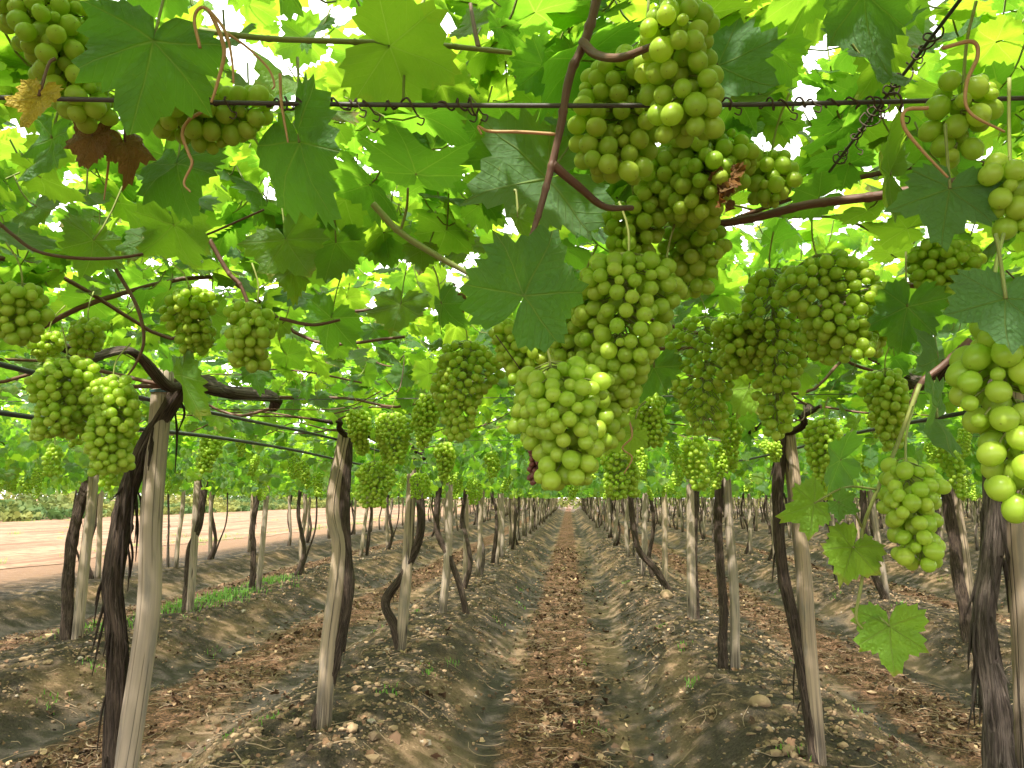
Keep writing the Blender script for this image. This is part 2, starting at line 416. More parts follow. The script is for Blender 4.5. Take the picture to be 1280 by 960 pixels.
c = t.mix(t.math('MULTIPLY', t.ramp(t.noise(P, 3, 5), .50, .62), .8), c, (.10, .058, .036))
M['dirt'] = t.done(t.princ(c, .95, .1, t.bump(t.noise(P, 9, 6), .5, .04)))
tag(link('dirt_road', mb.mesh('dirt_road', [M['dirt']])), kind='structure')

# ------------------------------------------------------------------ leaf template
_deg = [0, 8, 16, 24, 30, 38, 47, 56, 64, 73, 80, 88, 97, 112, 126, 140, 153, 165, 174, 180]
_rad = [1.0, .96, .87, .77, .74, .77, .86, .90, .85, .75, .71, .73, .77, .79, .74, .68, .62, .50, .30, .05]
def leaf_template(teeth, rings, serr=.075, p=1.0, sd=0):
    """polar leaf: junction at the origin, tip along +Y"""
    n = teeth * 2
    ph = (np.arange(n) + .5) / n * 2 * np.pi - np.pi
    base = np.interp(np.abs(np.degrees(ph)), _deg, np.array(_rad) ** p) * (1 + .05 * np.sin(2 * ph + sd * 1.3) + .05 * np.sin(3 * ph + sd * 2.1) * (sd > 0))
    gg = np.random.default_rng(teeth + sd)
    out = base * (1 + serr * np.where(np.arange(n) % 2 == 0, gg.uniform(.5, 1.5, n), -gg.uniform(.5, 1.3, n))) if serr else base
    ph = ph + (gg.uniform(-.35, .35, n) * 2 * np.pi / n if serr else 0)
    V = [[0, 0]]; 
    for k, rg in enumerate(rings):
        rr = out if k == len(rings) - 1 else base * rg
        V += list(np.stack([rr * np.sin(ph), rr * np.cos(ph)], -1))
    V = np.array(V)
    j = np.arange(n - 1)
    tri = np.stack([np.zeros(n - 1, int), 1 + j + 1, 1 + j], -1)
    quads = []
    for k in range(len(rings) - 1):
        a = 1 + k * n; b = a + n
        quads.append(np.stack([a + j, a + j + 1, b + j + 1, b + j], -1))
    return V, tri, (np.concatenate(quads) if quads else np.zeros((0, 4), int))
LT = {'hi': [leaf_template(24, [.24, .48, .74, 1], .075, p_, k_) for k_, p_ in enumerate((1.0, .7, 1.7, 1.1, 1.4, .5))], 'mid': leaf_template(13, [.55, 1], .07), 'low': leaf_template(7, [1], 0.02), 'far': leaf_template(4, [1], 0)}

def rot_basis(nrm, tip):
    """columns x, y(tip), z(normal) for arrays of normals and rough tip directions"""
    z = nrm / np.linalg.norm(nrm, axis=-1, keepdims=True)
    y = tip - z * np.sum(tip * z, -1, keepdims=True); y /= np.linalg.norm(y, axis=-1, keepdims=True) + 1e-9
    x = np.cross(y, z)
    return np.stack([x, y, z], -1)
def leaf_points(V2, N, g, curl=1.0):
    x = V2[:, 0][None].repeat(N, 0); y = V2[:, 1][None].repeat(N, 0)
    r2 = x * x + y * y; ph = np.arctan2(x, y)
    c = lambda lo, hi: g.uniform(lo, hi, (N, 1))
    z = c(-.46, .10) * r2 * curl + c(-.05, .28) * np.abs(x) * curl + c(.03, .10) * curl * np.sqrt(r2) * np.cos(ph * 6.4) * np.minimum(1, np.sqrt(r2) * 1.6)
    z = z + c(.012, .030) * np.sin(19 * x + c(0, 6)) * np.sin(17 * y + c(0, 6))
    z = z + c(.05, .15) * curl * r2 * np.sin(3 * ph + c(0, 6.28)) + c(.0, .05) * curl * np.sin(7 * x + c(0, 6)) * np.sin(6 * y + c(0, 6))
    z = z + c(-.25, .2) * curl * y * np.abs(y) + .035 * np.sin(5 * ph + c(0, 6.28)) * r2 * r2
    kx = c(.85, 1.12); sk = c(-.12, .12)
    return np.stack([x * kx + sk * y * y, y, z], -1)
def add_leaves(mb, lod, pos, nrm, tip, size, g, mat=0, curl=1.0, rnd=None):
    if isinstance(LT[lod], list):
        rnd = g.uniform(0, 1, len(pos)) if rnd is None else rnd
        pick = g.integers(0, len(LT[lod]), len(pos))
        for k, T_ in enumerate(LT[lod]):
            m_ = pick == k
            if m_.any():
                LT['_'] = T_; add_leaves(mb, '_', pos[m_], nrm[m_], tip[m_], size[m_], g, mat, curl, rnd[m_])
        return
    V2, tri, quads = LT[lod]; N = len(pos); nv = len(V2)
    L = leaf_points(V2, N, g, curl) * size[:, None, None]
    W = np.einsum('nij,nvj->nvi', rot_basis(nrm, tip), L) + pos[:, None]
    o = (np.arange(N) * nv)[:, None, None]
    rnd = g.uniform(0, 1, N) if rnd is None else rnd
    at = np.concatenate([np.broadcast_to(V2[None], (N, nv, 2)), np.broadcast_to(rnd[:, None, None], (N, nv, 1))], -1)
    mb.add(W.reshape(-1, 3), [(tri[None] + o).reshape(-1, 3), (quads[None] + o).reshape(-1, 4)], mat, leaf=at.reshape(-1, 3))

# ------------------------------------------------------------------ grape bunches
def ico(sub):
    import bmesh
    bm = bmesh.new(); bmesh.ops.create_icosphere(bm, subdivisions=sub, radius=1.0)
    V = np.array([v.co[:] for v in bm.verts]); Fc = np.array([[v.index for v in f.verts] for f in bm.faces]); bm.free()
    return V, Fc
ICO = {k: ico(k) for k in (1, 2, 3, 4)}
def uvball(nu, nv):
    V = [[0, 0, 1.]]
    for i in range(1, nv):
        a = math.pi * i / nv
        V += [[math.sin(a) * math.cos(2 * math.pi * j / nu), math.sin(a) * math.sin(2 * math.pi * j / nu), math.cos(a)] for j in range(nu)]
    V.append([0, 0, -1.]); V = np.array(V)
    j = np.arange(nu); j2 = (j + 1) % nu
    tri = [np.stack([0 * j, 1 + j, 1 + j2], -1), np.stack([0 * j + len(V) - 1, 1 + (nv - 2) * nu + j2, 1 + (nv - 2) * nu + j], -1)]
    q = [np.stack([1 + i * nu + j, 1 + (i + 1) * nu + j, 1 + (i + 1) * nu + j2, 1 + i * nu + j2], -1) for i in range(nv - 2)]
    return V, np.concatenate(tri), np.concatenate(q)
BALLS = {'hi': uvball(24, 16), 'mid': uvball(12, 8), 'low': uvball(7, 5)}

def bunch_points(length, width, dia, seed, nmax=100, bend=.0, taper=.65, fill=True):
    """berry centres of a hanging bunch: top at the origin, axis along -Z"""
    g = np.random.default_rng(seed); pts = []; rs = []
    Rm = max(width / 2 - dia * .45, dia * .3); Lz = max(length - dia, dia)
    lob = g.uniform(0, 6.28, 3)
    def R_(t, th):
        k = min(1, (t + .10) / .28) ** .6 * (1 - taper * max(0, (t - .28) / .72) ** 1.5)
        return Rm * k * (1 + .22 * math.sin(2 * th + lob[0] + 3 * t) + .17 * math.sin(3 * th + lob[1] - 5 * t) + .13 * math.sin(11 * t + lob[2] + th))
    tries = 0
    for phase, (lo, hi) in enumerate(((.86, 1.0), (.25, .6))):
        if phase and not fill: break
        for _ in range(5000 if phase == 0 else 500):
            if len(pts) >= nmax: break
            tt_ = g.uniform(0, 1); th = g.uniform(0, 6.28); rr = R_(tt_, th) * g.uniform(lo, hi)
            p = np.array([rr * math.cos(th) + bend * tt_ * tt_ * length, rr * math.sin(th), -dia * .5 - tt_ * Lz])
            d = dia * (g.uniform(.84, 1.10) if g.uniform() > .06 else g.uniform(.5, .8))
            if pts:
                dd = np.linalg.norm(np.array(pts) - p, axis=1) - .5 * (np.array(rs) + d) * .87
                if dd.min() < 0: continue
            pts.append(p); rs.append(d)
    pts = np.array(pts); rs = np.array(rs)
    ax = np.stack([bend * (np.clip(-pts[:, 2] / length, 0, 1)) ** 2 * length, 0 * pts[:, 0], pts[:, 2] + dia * .6], -1)
    out = pts - ax; out[:, 2] -= dia * .35
    out += g.normal(0, .25, out.shape) * dia; out /= np.linalg.norm(out, axis=1)[:, None]
    return pts, rs, out
def frame_z(d):
    d = d / np.linalg.norm(d); h = np.array([1., 0, 0]) if abs(d[0]) < .8 else np.array([0, 1., 0])
    x = np.cross(h, d); x /= np.linalg.norm(x); return np.stack([x, np.cross(d, x), d], -1)
def stem_mesh(pts, out, length, dia, bend, up, seg=5, peds=True, up_dx=0.0):
    mb = MB()
    _g = np.random.default_rng(int(length * 1e5) + len(pts)); _dx, _dy = _g.normal(0, up * .35, 2)
    A = [[_dx, _dy, up], [_dx * .25, _dy * .25, up * .5]] + [[bend * s * s * length, 0, -s * length * .93] for s in (0, .3, .6, 1)]
    tube(mb, A, [dia * .085, dia * .075, dia * .08, dia * .07, dia * .05, dia * .03], seg, 14)
    if peds:
        for p, o in zip(pts, out):
            s = min(max(-p[2] / length - .08, 0), 1)
            a = np.array([bend * s * s * length, 0, -s * length * .93])
            tube(mb, [a, (a + p) / 2 + [0, 0, .1 * dia], p - o * dia * .3], dia * .05, 3, 4, cap=False)
    return mb
def bunch_berries(pts, rs, out, lod, seed, mat=0, mb=None, ell=1.08):
    mb = mb or MB(); V, tri, q = BALLS[lod]; g = np.random.default_rng(seed)
    for p, d, o in zip(pts, rs, out):
        r_ = g.uniform()
        W = (V * [d / 2, d / 2, d / 2 * ell]) @ frame_z(o).T + p
        mb.add(W, [tri, q], mat, berry=np.stack([V[:, 2], np.full(len(V), r_), 0 * V[:, 2]], -1))
    return mb
_V, _t, _q = BALLS['hi']
_b = MB(); _b.add(_V * [.5, .5, .545], [_t, _q], 0, berry=np.stack([_V[:, 2], 0 * _V[:, 2], 0 * _V[:, 2]], -1))
BERRY = _b.mesh('berry', [M['berry']])

NEAR = []                                     # (px, py, half width, half height, depth): what the random leaves must not cover
BUNCH_GROUP = 'grape bunches hanging from the vine canopy'
def near_bunch(a, b, width, d, label, dia=.0192, seed=0, nmax=175, bend=0.0, taper=.65, d2=None, up=.06, individual=True):
    """a bunch from pixel a (top) to pixel b (tip) at depth d; width in pixels"""
    if not bend: bend = float(np.random.default_rng(seed + 5).uniform(-.22, .22))
    A = atd(*a, d); B = atd(*b, d2 or d); axis = A - B; length = np.linalg.norm(axis)
    root = empty('grape_bunch', A)
    Fm = frame_z(axis)
    root.rotation_euler = Matrix([list(r) for r in Fm]).to_euler()
    tag(root, label, 'grape bunch', BUNCH_GROUP)
    pts, rs, out = bunch_points(length, width * d / F, dia, seed, nmax, bend, taper)
    link('stem', stem_mesh(pts, out, length, dia, bend, up).mesh('stem', [M['rachis']]), root)
    if individual:
        vd = -(Fm.T @ ray((a[0] + b[0]) / 2, (a[1] + b[1]) / 2)); order = np.argsort(-(pts @ vd)); gb = np.random.default_rng(seed)
        if len(order) > 98:                                            # the berries at the back of the bunch are one part
            k_ = order[98:]; tag(link('inner_berries', bunch_berries(pts[k_], rs[k_], out[k_], 'mid', seed).mesh('inner_berries', [M['berry']]), root), kind='stuff')
        for p, s, o in zip(pts[order[:98]], rs[order[:98]], out[order[:98]]):
            c = link('berry', BERRY, root, p, Matrix([list(r) for r in frame_z(o)]).to_euler()); c.scale = (s * gb.uniform(.94, 1.05), s * gb.uniform(.94, 1.05), s * gb.uniform(.93, 1.08))
    else:
        link('berries', bunch_berries(pts, rs, out, 'hi' if d < 1.6 else 'mid', seed).mesh('berries', [M['berry']]), root)
    cx, cy_ = (a[0] + b[0]) / 2, (a[1] + b[1]) / 2
    NEAR.append((cx, cy_, max(width / 2, abs(a[0] - b[0]) / 2) + 6, max(abs(a[1] - b[1]) / 2, width * .3) + 6, d))
    return root

# (top px, tip px, width px, depth, label, opts)
BL = [
 ((28, -40), (128, 165), 120, .78, 'green bunch in the upper left corner above the yellow leaf', dict()),
 ((185, 132), (330, 172), 92, .77, 'bunch lying sideways in the upper left under the big dark leaf', dict(taper=.5)),
 ((832, 5), (868, 182), 122, .67, 'bright big berried bunch at the top, right of the brown cane', dict(dia=.0182, taper=.45)),
 ((800, 72), (752, 232), 118, .80, 'shaded bunch behind the bright top one, touching the near wire', dict(taper=.4)),
 ((893, 160), (858, 284), 118, .92, 'olive shaded bunch just below the bright top bunch', dict(taper=.35)),
 ((965, 186), (955, 268), 66, .95, 'tiny bunch at the right end of the olive cluster', dict(nmax=40)),
 ((792, 248), (790, 345), 84, .96, 'small bunch between the olive cluster and the big central bunch', dict(taper=.4)),
 ((868, 272), (866, 376), 78, 1.0, 'shaded bunch right of the big central bunch, under the brown cane', dict()),
 ((786, 315), (766, 512), 132, .90, 'big central bunch hanging right of the broad front leaf', dict(taper=.42)),
 ((832, 335), (828, 395), 50, .93, 'handful of berries on the right shoulder of the central bunch', dict(nmax=24)),
 ((688, 452), (716, 612), 128, .82, 'lowest central bunch with large berries, below the broad front leaf', dict(taper=.55, dia=.0182)),
 ((728, 362), (716, 470), 84, 1.0, 'berries on the left flank of the central bunch under the broad leaf', dict(taper=.3)),
 ((752, 440), (748, 566), 78, .92, 'inner bunch joining the big central bunch to the lowest one', dict(taper=.4)),
 ((858, 205), (800, 262), 92, .95, 'sideways olive bunch closing the gap above the central bunch', dict(nmax=60)),
 ((655, 398), (652, 488), 74, 1.28, 'small shaded bunch tucked behind the broad front leaf', dict()),
 ((584, 425), (572, 552), 74, 1.66, 'tapered bunch hanging alone left of the central cluster', dict()),
 ((28, 352), (24, 436), 70, 1.15, 'pale bunch at the left edge above the hoses', dict()),
 ((110, 396), (112, 450), 56, 1.70, 'small round bunch right of the left edge bunch', dict(nmax=60)),
 ((62, 412), (60, 455), 48, 1.82, 'dim small bunch behind the left edge bunch', dict(nmax=50)),
 ((84, 445), (88, 550), 86, 1.48, 'broad bunch hanging before the hoses, left of the nearest post', dict(taper=.3)),
 ((142, 468), (148, 592), 72, 1.44, 'long bunch touching the broad one, nearest the front left post', dict(taper=.4)),
 ((236, 358), (238, 446), 60, 1.48, 'neat bunch hanging above the nearest left post', dict(taper=.4)),
 ((322, 378), (300, 464), 66, 1.22, 'bright bunch before the gnarled arm, right of the nearest left post', dict(taper=.3)),
 ((1020, 318), (1062, 452), 100, 1.20, 'broad bunch on the right with its tip leaning right', dict(taper=.3)),
 ((962, 335), (976, 552), 78, 1.40, 'long narrow bunch with its tip above the right row posts', dict()),
 ((882, 395), (880, 548), 84, 1.60, 'large bunch left of the long narrow one, over the right row', dict(taper=.4)),
 ((928, 392), (916, 470), 76, 1.45, 'bunch wedged between the long narrow one and the large one', dict()),
 ((1084, 395), (1092, 452), 52, 1.25, 'little bunch at the right end of the broad right bunch', dict(nmax=40)),
 ((1180, 296), (1182, 388), 78, 1.28, 'bunch hanging between the pale leaves on the far right', dict()),
 ((1244, 385), (1268, 640), 118, .56, 'huge close bunch cut off by the right edge', dict(dia=.0192, taper=.25)),
 ((1262, 190), (1266, 300), 80, .64, 'close bunch at the right edge behind a pale leaf', dict(nmax=50)),
 ((1205, 88), (1202, 205), 82, .68, 'dark shaded bunch in the upper right corner', dict(nmax=60)),
 ((1132, 572), (1142, 712), 82, .92, 'bright bunch hanging low on the right above the dangling shoot', dict(taper=.4)),
 ((1106, 460), (1114, 566), 56, 1.60, 'slim lit bunch above the low right bunch', dict()),
 ((1030, 522), (1034, 628), 46, 2.20, 'narrow bunch beside the leaf of the dangling shoot', dict()),
 ((810, 490), (812, 560), 42, 2.60, 'small bright bunch hanging right of the central cluster', dict(taper=.3)),
 ((775, 556), (776, 624), 52, 2.60, 'small bunch below the central cluster near the row end', dict(taper=.3)),
 ((448, 510), (450, 572), 34, 2.95, 'narrow bunch beside the top of the bent left post', dict()),
 ((490, 515), (492, 582), 42, 2.95, 'bunch between the bent left post and the third left post', dict(taper=.35)),
 ((468, 576), (470, 634), 42, 3.1, 'dim bunch hanging lowest beside the bent left post', dict(taper=.35)),
 ((535, 492), (528, 562), 34, 2.9, 'slim bunch left of the lone tapered bunch', dict()),
 ((556, 552), (556, 602), 26, 3.2, 'tiny bunch below the lone tapered bunch', dict()),
]
for i, (a, b, wd, d, lab, kw) in enumerate(BL):
    near_bunch(a, b, wd, d, lab, seed=100 + i, individual=(d < 1.35), **kw)

# dried up bunch remains hanging in the middle
A = atd(672, 528, .95); root = empty('dried_grape_bunch', A); tag(root, 'shrivelled dark red dried bunch hanging left of the lowest central bunch', 'dried grapes')
pts, rs, out = bunch_points(.078, .026, .0075, 77, 90, 0, .3)
link('stem', stem_mesh(pts, out, .078, .009, 0, .10, peds=False).mesh('stem', [M['tendril_dry']]), root)
mb = bunch_berries(pts, rs, out, 'mid', 4, ell=1.3)
link('raisins', mb.mesh('raisins', [M['raisin']]), root)
for (px, py), n_, lab in (((908, 235), 8, 'crumpled dry brown scrap stuck on the olive grape cluster'),):
    mb = MB(); g = np.random.default_rng(3)
    pos = np.array([atd(px + g.normal(0, 5), py + k * 6 - 20, .86) for k in range(n_)])
    add_leaves(mb, 'mid', pos, g.normal(0, 1, (n_, 3)), g.normal(0, 1, (n_, 3)), np.full(n_, .011), g, 0, 3.0)
    tag(link('dry_leaf', mb.mesh('dry_leaf', [M['leaf_dry']])), lab, 'dry leaf')

# ------------------------------------------------------------------ near leaves, placed one by one
def near_leaf(px, py, wpx, d, tipdeg, label, tilt=0, roll=0, side=-1, mat='leaf', seed=1, curl=1.25, name='vine_leaf', parent=None, rnd=.3, pet=None, guard=True):
    """blade centred on a pixel at depth d, wpx wide; tipdeg: image direction of the tip (0 right, 90 up)"""
    s = wpx / 1.5 * d / F
    if parent is None: gt = np.random.default_rng(seed + 70); tilt += gt.uniform(-28, 12); roll += gt.uniform(-26, 26)
    a = R(tipdeg); tipv = math.cos(a) * _r + math.sin(a) * _u
    nrm = -_f * 1.0
    tl = R(tilt); perp = np.cross(tipv, nrm)
    n2 = nrm * math.cos(tl) + tipv * math.sin(tl); t2 = tipv * math.cos(tl) - nrm * math.sin(tl)
    rl = R(roll); n3 = n2 * math.cos(rl) + perp * math.sin(rl)
    c = atd(px, py, d); j = c - t2 * .28 * s
    g = np.random.default_rng(seed)
    LT['_'] = LT['hi'][(0, 2, 3, 4)[seed % 4]]
    mb = MB(); add_leaves(mb, '_', np.zeros((1, 3)), (n3 * side)[None], t2[None], np.array([s]), g, 0, curl, np.array([rnd]))
    me = mb.mesh(name, [M[mat]])
    loc = j if parent is None else j - np.array(parent.location)
    o = link(name, me, parent, loc)
    if parent is None: tag(o, label, 'leaf')
    pm_ = MB(); dirp = np.array(pet) - j if pet is not None else (_u * .6 - t2 * .6 + _f * .35) * s
    tube(pm_, [[0, 0, 0], dirp * .5 + np.array([0, 0, .012]), dirp], [.0016, .0013, .0018], 5, 8)
    link('petiole', pm_.mesh('petiole', [M['stem'] if mat in ('leaf', 'leaf_young') else M['cane']]), o)
    if guard: NEAR.append((px, py, wpx * .42, wpx * .42, d))
    return o
LL = [
 (185, 82, 172, .66, 262, 'big dark leaf hanging between the two upper left bunches', dict(side=1, seed=3, roll=-12)),
 (380, 205, 165, .74, 285, 'large dark leaf hanging left of centre below the near wire', dict(seed=8, side=1, roll=20)),
 (515, 200, 140, .80, 100, 'dark leaf seen from below under the wire left of the cane', dict(tilt=-45, seed=5)),
 (655, 225, 170, .90, 190, 'large olive green leaf behind the brown cane', dict(tilt=-20, seed=6, rnd=.6)),
 (668, 345, 160, .70, 62, 'broad front leaf in the middle above the central bunches', dict(side=1, seed=12, tilt=0, curl=1.2)),
 (222, 300, 100, 1.1, 275, 'light green leaf below the upper left sideways bunch', dict(side=1, tilt=20, seed=14, rnd=.7)),
 (366, 314, 92, 1.1, 300, 'pale drooping leaf between the two dark left leaves', dict(side=1, tilt=25, seed=15, rnd=.8)),
 (1183, 256, 116, .64, 255, 'pale blue green leaf on the right above the broad right bunches', dict(seed=17, curl=.6)),
 (1255, 392, 118, .52, 250, 'pale close leaf covering the top of the huge right bunch', dict(seed=18, curl=.6, side=-1)),
 (1165, 520, 132, .80, 170, 'dark leaf hanging left of the huge right bunch', dict(tilt=-30, seed=21, side=1)),
 (1080, 22, 150, .70, 280, 'pale leaf at the top right with drooping points', dict(tilt=25, seed=22, curl=.8)),
 (232, 484, 92, 1.5, 290, 'leaf folded over the top of the nearest left post', dict(roll=30, seed=24, side=1, rnd=.7)),
 (558, 390, 66, 1.2, 300, 'small dark drooping leaf above the lone tapered bunch', dict(seed=25, side=1, roll=25)),
 (918, 92, 138, .86, 320, 'dark leaf right of the bright top bunch', dict(seed=27, tilt=-25)),
 (812, 472, 74, 1.0, 250, 'dark leaf behind the right flank of the central bunch', dict(seed=28, side=1)),
 (1102, 212, 120, .88, 170, 'olive leaf above the right hand brown cane', dict(seed=29, tilt=-30, rnd=.8)),
 (650, 280, 46, .78, 285, 'small curled young leaf at the foot of the brown cane', dict(seed=30, roll=50, side=1, rnd=.9, curl=1.6)),
 (60, 190, 95, .86, 250, 'green leaf hanging at the left edge below the yellow one', dict(seed=31, roll=35, side=1)),
 (222, 220, 96, .90, 280, 'shaded leaf under the sideways upper left bunch', dict(seed=32, side=1)),
 (320, 470, 46, 1.3, 280, 'small leaf below the bright bunch by the gnarled arm', dict(seed=33, side=1)),
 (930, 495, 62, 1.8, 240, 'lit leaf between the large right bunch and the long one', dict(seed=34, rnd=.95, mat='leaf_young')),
 (1040, 580, 70, 1.5, 200, 'leaf left of the low right bunch by the narrow bunch', dict(seed=36, tilt=-25)),
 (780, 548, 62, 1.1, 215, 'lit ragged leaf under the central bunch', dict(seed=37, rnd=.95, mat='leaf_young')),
 (410, 410, 70, 1.6, 250, 'leaf hanging over the gnarled arm left of centre', dict(seed=38, side=1)),
 (265, 400, 60, 1.7, 280, 'leaf between the two bunches over the left post', dict(seed=39, side=1, rnd=.6)),
 (1130, 400, 90, 1.1, 260, 'shaded leaf right of the broad right bunch', dict(seed=40, side=1, roll=20)),
 (1170, 450, 86, 1.05, 200, 'leaf above the dark leaf on the right', dict(seed=41, tilt=-30)),
 (498, 392, 70, 1.7, 260, 'leaf left of the small dark drooping leaf', dict(seed=42, side=1, rnd=.7)),
]
for px, py, wpx, d, tp, lab, kw in LL: near_leaf(px, py, wpx, d, tp, lab, **kw)
near_leaf(44, 132, 70, .66, 250, 'bright yellow folded leaf at the upper left edge', mat='leaf_yellow', roll=28, side=1, seed=51, curl=1.2)
near_leaf(112, 182, 62, .80, 250, 'brown dead leaf below the upper left bunch', mat='leaf_dry', roll=20, side=1, seed=52, curl=1.6)
near_leaf(160, 188, 64, .82, 290, 'dark brown withered leaf right of the other dead one', mat='leaf_dry', roll=-25, side=1, seed=53, curl=1.6, rnd=.1)
near_leaf(572, 382, 30, 1.25, 290, 'small brown shrivelled leaf beside the shaded central bunch', mat='leaf_dry', side=1, seed=54, curl=2.2)

# the shoot that dangles on the right with three leaves
A = atd(1150, 480, .98)
sh = empty('vine_shoot', A); tag(sh, 'thin shoot dangling low on the right with leaves coloured bright as if lit', 'vine shoot')
S = [(1150, 480), (1120, 560), (1098, 610), (1078, 665), (1078, 720), (1070, 770), (1078, 786)]
mb = MB(); tube(mb, [atd(x, y, .97) - A for x, y in S], [.0030, .0026, .0022, .0018], 7, 40)
link('stem', mb.mesh('stem', [M['stem']]), sh)
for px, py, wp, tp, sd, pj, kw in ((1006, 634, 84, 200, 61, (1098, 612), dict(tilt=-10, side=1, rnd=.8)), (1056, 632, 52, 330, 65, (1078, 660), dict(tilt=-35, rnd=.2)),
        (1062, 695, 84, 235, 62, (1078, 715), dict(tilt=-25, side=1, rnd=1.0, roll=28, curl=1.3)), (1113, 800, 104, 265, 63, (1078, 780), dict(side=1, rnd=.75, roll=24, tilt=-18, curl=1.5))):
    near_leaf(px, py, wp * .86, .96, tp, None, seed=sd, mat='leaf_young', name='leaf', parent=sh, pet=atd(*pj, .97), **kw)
NEAR.append((1075, 700, 80, 140, .97))

# ------------------------------------------------------------------ vines: trunks, arms, foliage
WIRE = CAM_H + .42
def leaf_cloud(mb, lod, n, x0, x1, y0, y1, seed, zlo=.33, zhi=.98, guard=None, size=(.044, .084), petiole=True, offset=(0, 0)):
    g = np.random.default_rng(seed)
    x = g.uniform(x0, x1, n); y = g.uniform(y0, y1, n)
    clump = hnoise(x + offset[0], y + offset[1], 21, .9, 2)
    zz = zlo + (zhi - zlo) * np.clip(g.beta(1.7, 2.6, n) + .06 * clump, 0, 1)
    keep = g.uniform(0, 1, n) < (.80 + .35 * clump)
    z = CAM_H + zz
    tiltv = np.clip(g.normal(0, .62, (n, 2)), -1.5, 1.5)
    hang = (zz < .44) & (g.uniform(0, 1, n) < .7)
    nrm = np.stack([tiltv[:, 0], tiltv[:, 1], np.ones(n)], -1)
    az = g.uniform(0, 6.28, n)
    tip = np.stack([np.cos(az), np.sin(az), -g.uniform(.1, .7, n)], -1)
    nrm[hang] = np.stack([np.cos(az[hang] + g.normal(0, .5, hang.sum())), np.sin(az[hang]), g.uniform(.05, .6, hang.sum())], -1)
    tip[hang, 2] -= 1.3
    s = g.uniform(*size, n)
    P_ = np.stack([x, y, z], -1)
    if guard is not None: keep &= guard(P_ + np.array([offset[0], offset[1], 0]), s)
    P_, nrm, tip, s = P_[keep], nrm[keep], tip[keep], s[keep]
    add_leaves(mb, lod, P_, nrm, tip, s, g)
    if petiole:
        B_ = rot_basis(nrm, tip)
        for i in range(len(P_)):
            e = P_[i] + np.array([g.normal(0, .02), g.normal(0, .02), g.uniform(.01, .06)]) - B_[i, :, 1] * s[i] * g.uniform(.4, .9)
            tube(mb, [P_[i], (P_[i] + e) / 2 - [0, 0, .012], e], .0017, 3, 4, mat=1, cap=False)
    return P_
def shoots(mb, n, x0, x1, y0, y1, seed, r=.0035, seg=5, zlo=.42, zhi=.8):
    g = np.random.default_rng(seed)
    for k in range(n):
        x, y = g.uniform(x0, x1), g.uniform(y0, y1); a = g.uniform(0, 6.28); L = g.uniform(.4, 1.1)
        z = CAM_H + g.uniform(zlo, zhi)
        p = [[x, y, z]]
        for _ in range(5):
            a += g.normal(0, .35); p.append([p[-1][0] + math.cos(a) * L / 5, p[-1][1] + math.sin(a) * L / 5, np.clip(p[-1][2] + g.normal(.0, .05), CAM_H + .36, CAM_H + 1.0)])
        tube(mb, p, [r * g.uniform(.7, 1.3), r * .5], seg, 18, mat=1 if g.uniform() < .6 else 2)
FOL_MATS = [M['leaf'], M['stem'], M['cane']]
_NR = np.array(NEAR)
def near_guard(P_, s):
    px, py, d = proj(P_)
    ok = np.linalg.norm(P_ - C0, axis=1) > .52
    sz = s * F / np.maximum(d, .1) * .62
    for cx, cy_, hw, hh, dd in _NR:
        ins_ = (np.abs(px - cx) < hw + sz) & (np.abs(py - cy_) < hh + sz) & (d < dd + .05) & (d > 0)
        ok &= ~ins_
    for hx, hy1 in ((-1.55, 5.4),):                                   # the hoses stay in sight
        ok &= ~((np.abs(P_[:, 0] - hx) < .20) & (P_[:, 2] < CAM_H + .50) & (P_[:, 1] < hy1))
    ok &= ~((px > 235) & (px < 345) & (py > 440) & (py < 505) & (d < 4.0) & (d > 0))
    infr = (d > 0) & (d < 1.9) & (px > -100) & (px < 1380)
    ok &= ~(infr & (py + sz > 335 + 70 * (np.abs(px - 640) / 640)))
    ok &= ~((d > 0) & (d < .76) & (py > -90) & (px > -80) & (px < 1360))
    return ok

def trunk_mb(path, rad, seg, n, rough, seed, strips=0):
    mb = MB(); Q = tube(mb, path, rad, seg, n, rough, seed, ecc=.12)
    g = np.random.default_rng(seed)
    for _ in range(strips):                                            # loose bark strips
        i = g.integers(int(n * .25), n - 3); L = g.uniform(.05, .22); a = g.uniform(0, 6.28)
        r_ = np.interp(i / n, np.linspace(0, 1, len(rad)), rad)
        p0 = Q[i] + np.array([math.cos(a), math.sin(a), 0]) * r_ * .98
        o = np.array([math.cos(a), math.sin(a), 0])
        tube(mb, [p0, p0 - [0, 0, L * .4] + o * .012, p0 - [0, 0, L] + o * g.uniform(.0, .03) + g.normal(0, .006, 3)], [.004, .005, .0015], 4, 8)
    return mb
def arms_mb(top, seed, seg=9, n=30, L=1.15, r=.026, canes=6, rough=.2):
    """two gnarled arms along the row plus thinner canes to both sides"""
    mb = MB(); g = np.random.default_rng(seed)
    top = np.array(top)
    for sgn in (-1, 1):
        p = [top - [0, 0, .04]]
        for k in range(1, 6):
            p.append([top[0] + g.normal(0, .06), top[1] + sgn * L * k / 5, WIRE + g.uniform(-.05, .07)])
        ra = r * (.45 if (r > .03 and sgn < 0) else 1)
        tube(mb, p, [ra, ra * .95, ra * .8, ra * .55], seg, n, rough, seed + sgn)
        for k in range(canes // 2):
            b = np.array(p[g.integers(1, 6)]); s2 = 1 if (k % 2) else -1; LL_ = g.uniform(.7, 1.35); pp = [b]
            for q_ in range(1, 5):
                pp.append([b[0] + s2 * LL_ * q_ / 4, b[1] + g.normal(0, .10), WIRE + g.uniform(-.04, .16)])
            rc = min(r * .30, .0075)
            tube(mb, pp, [rc, rc * .75, rc * .5], max(5, seg - 4), 18, .12, seed * 7 + k, mat=1)
    return mb

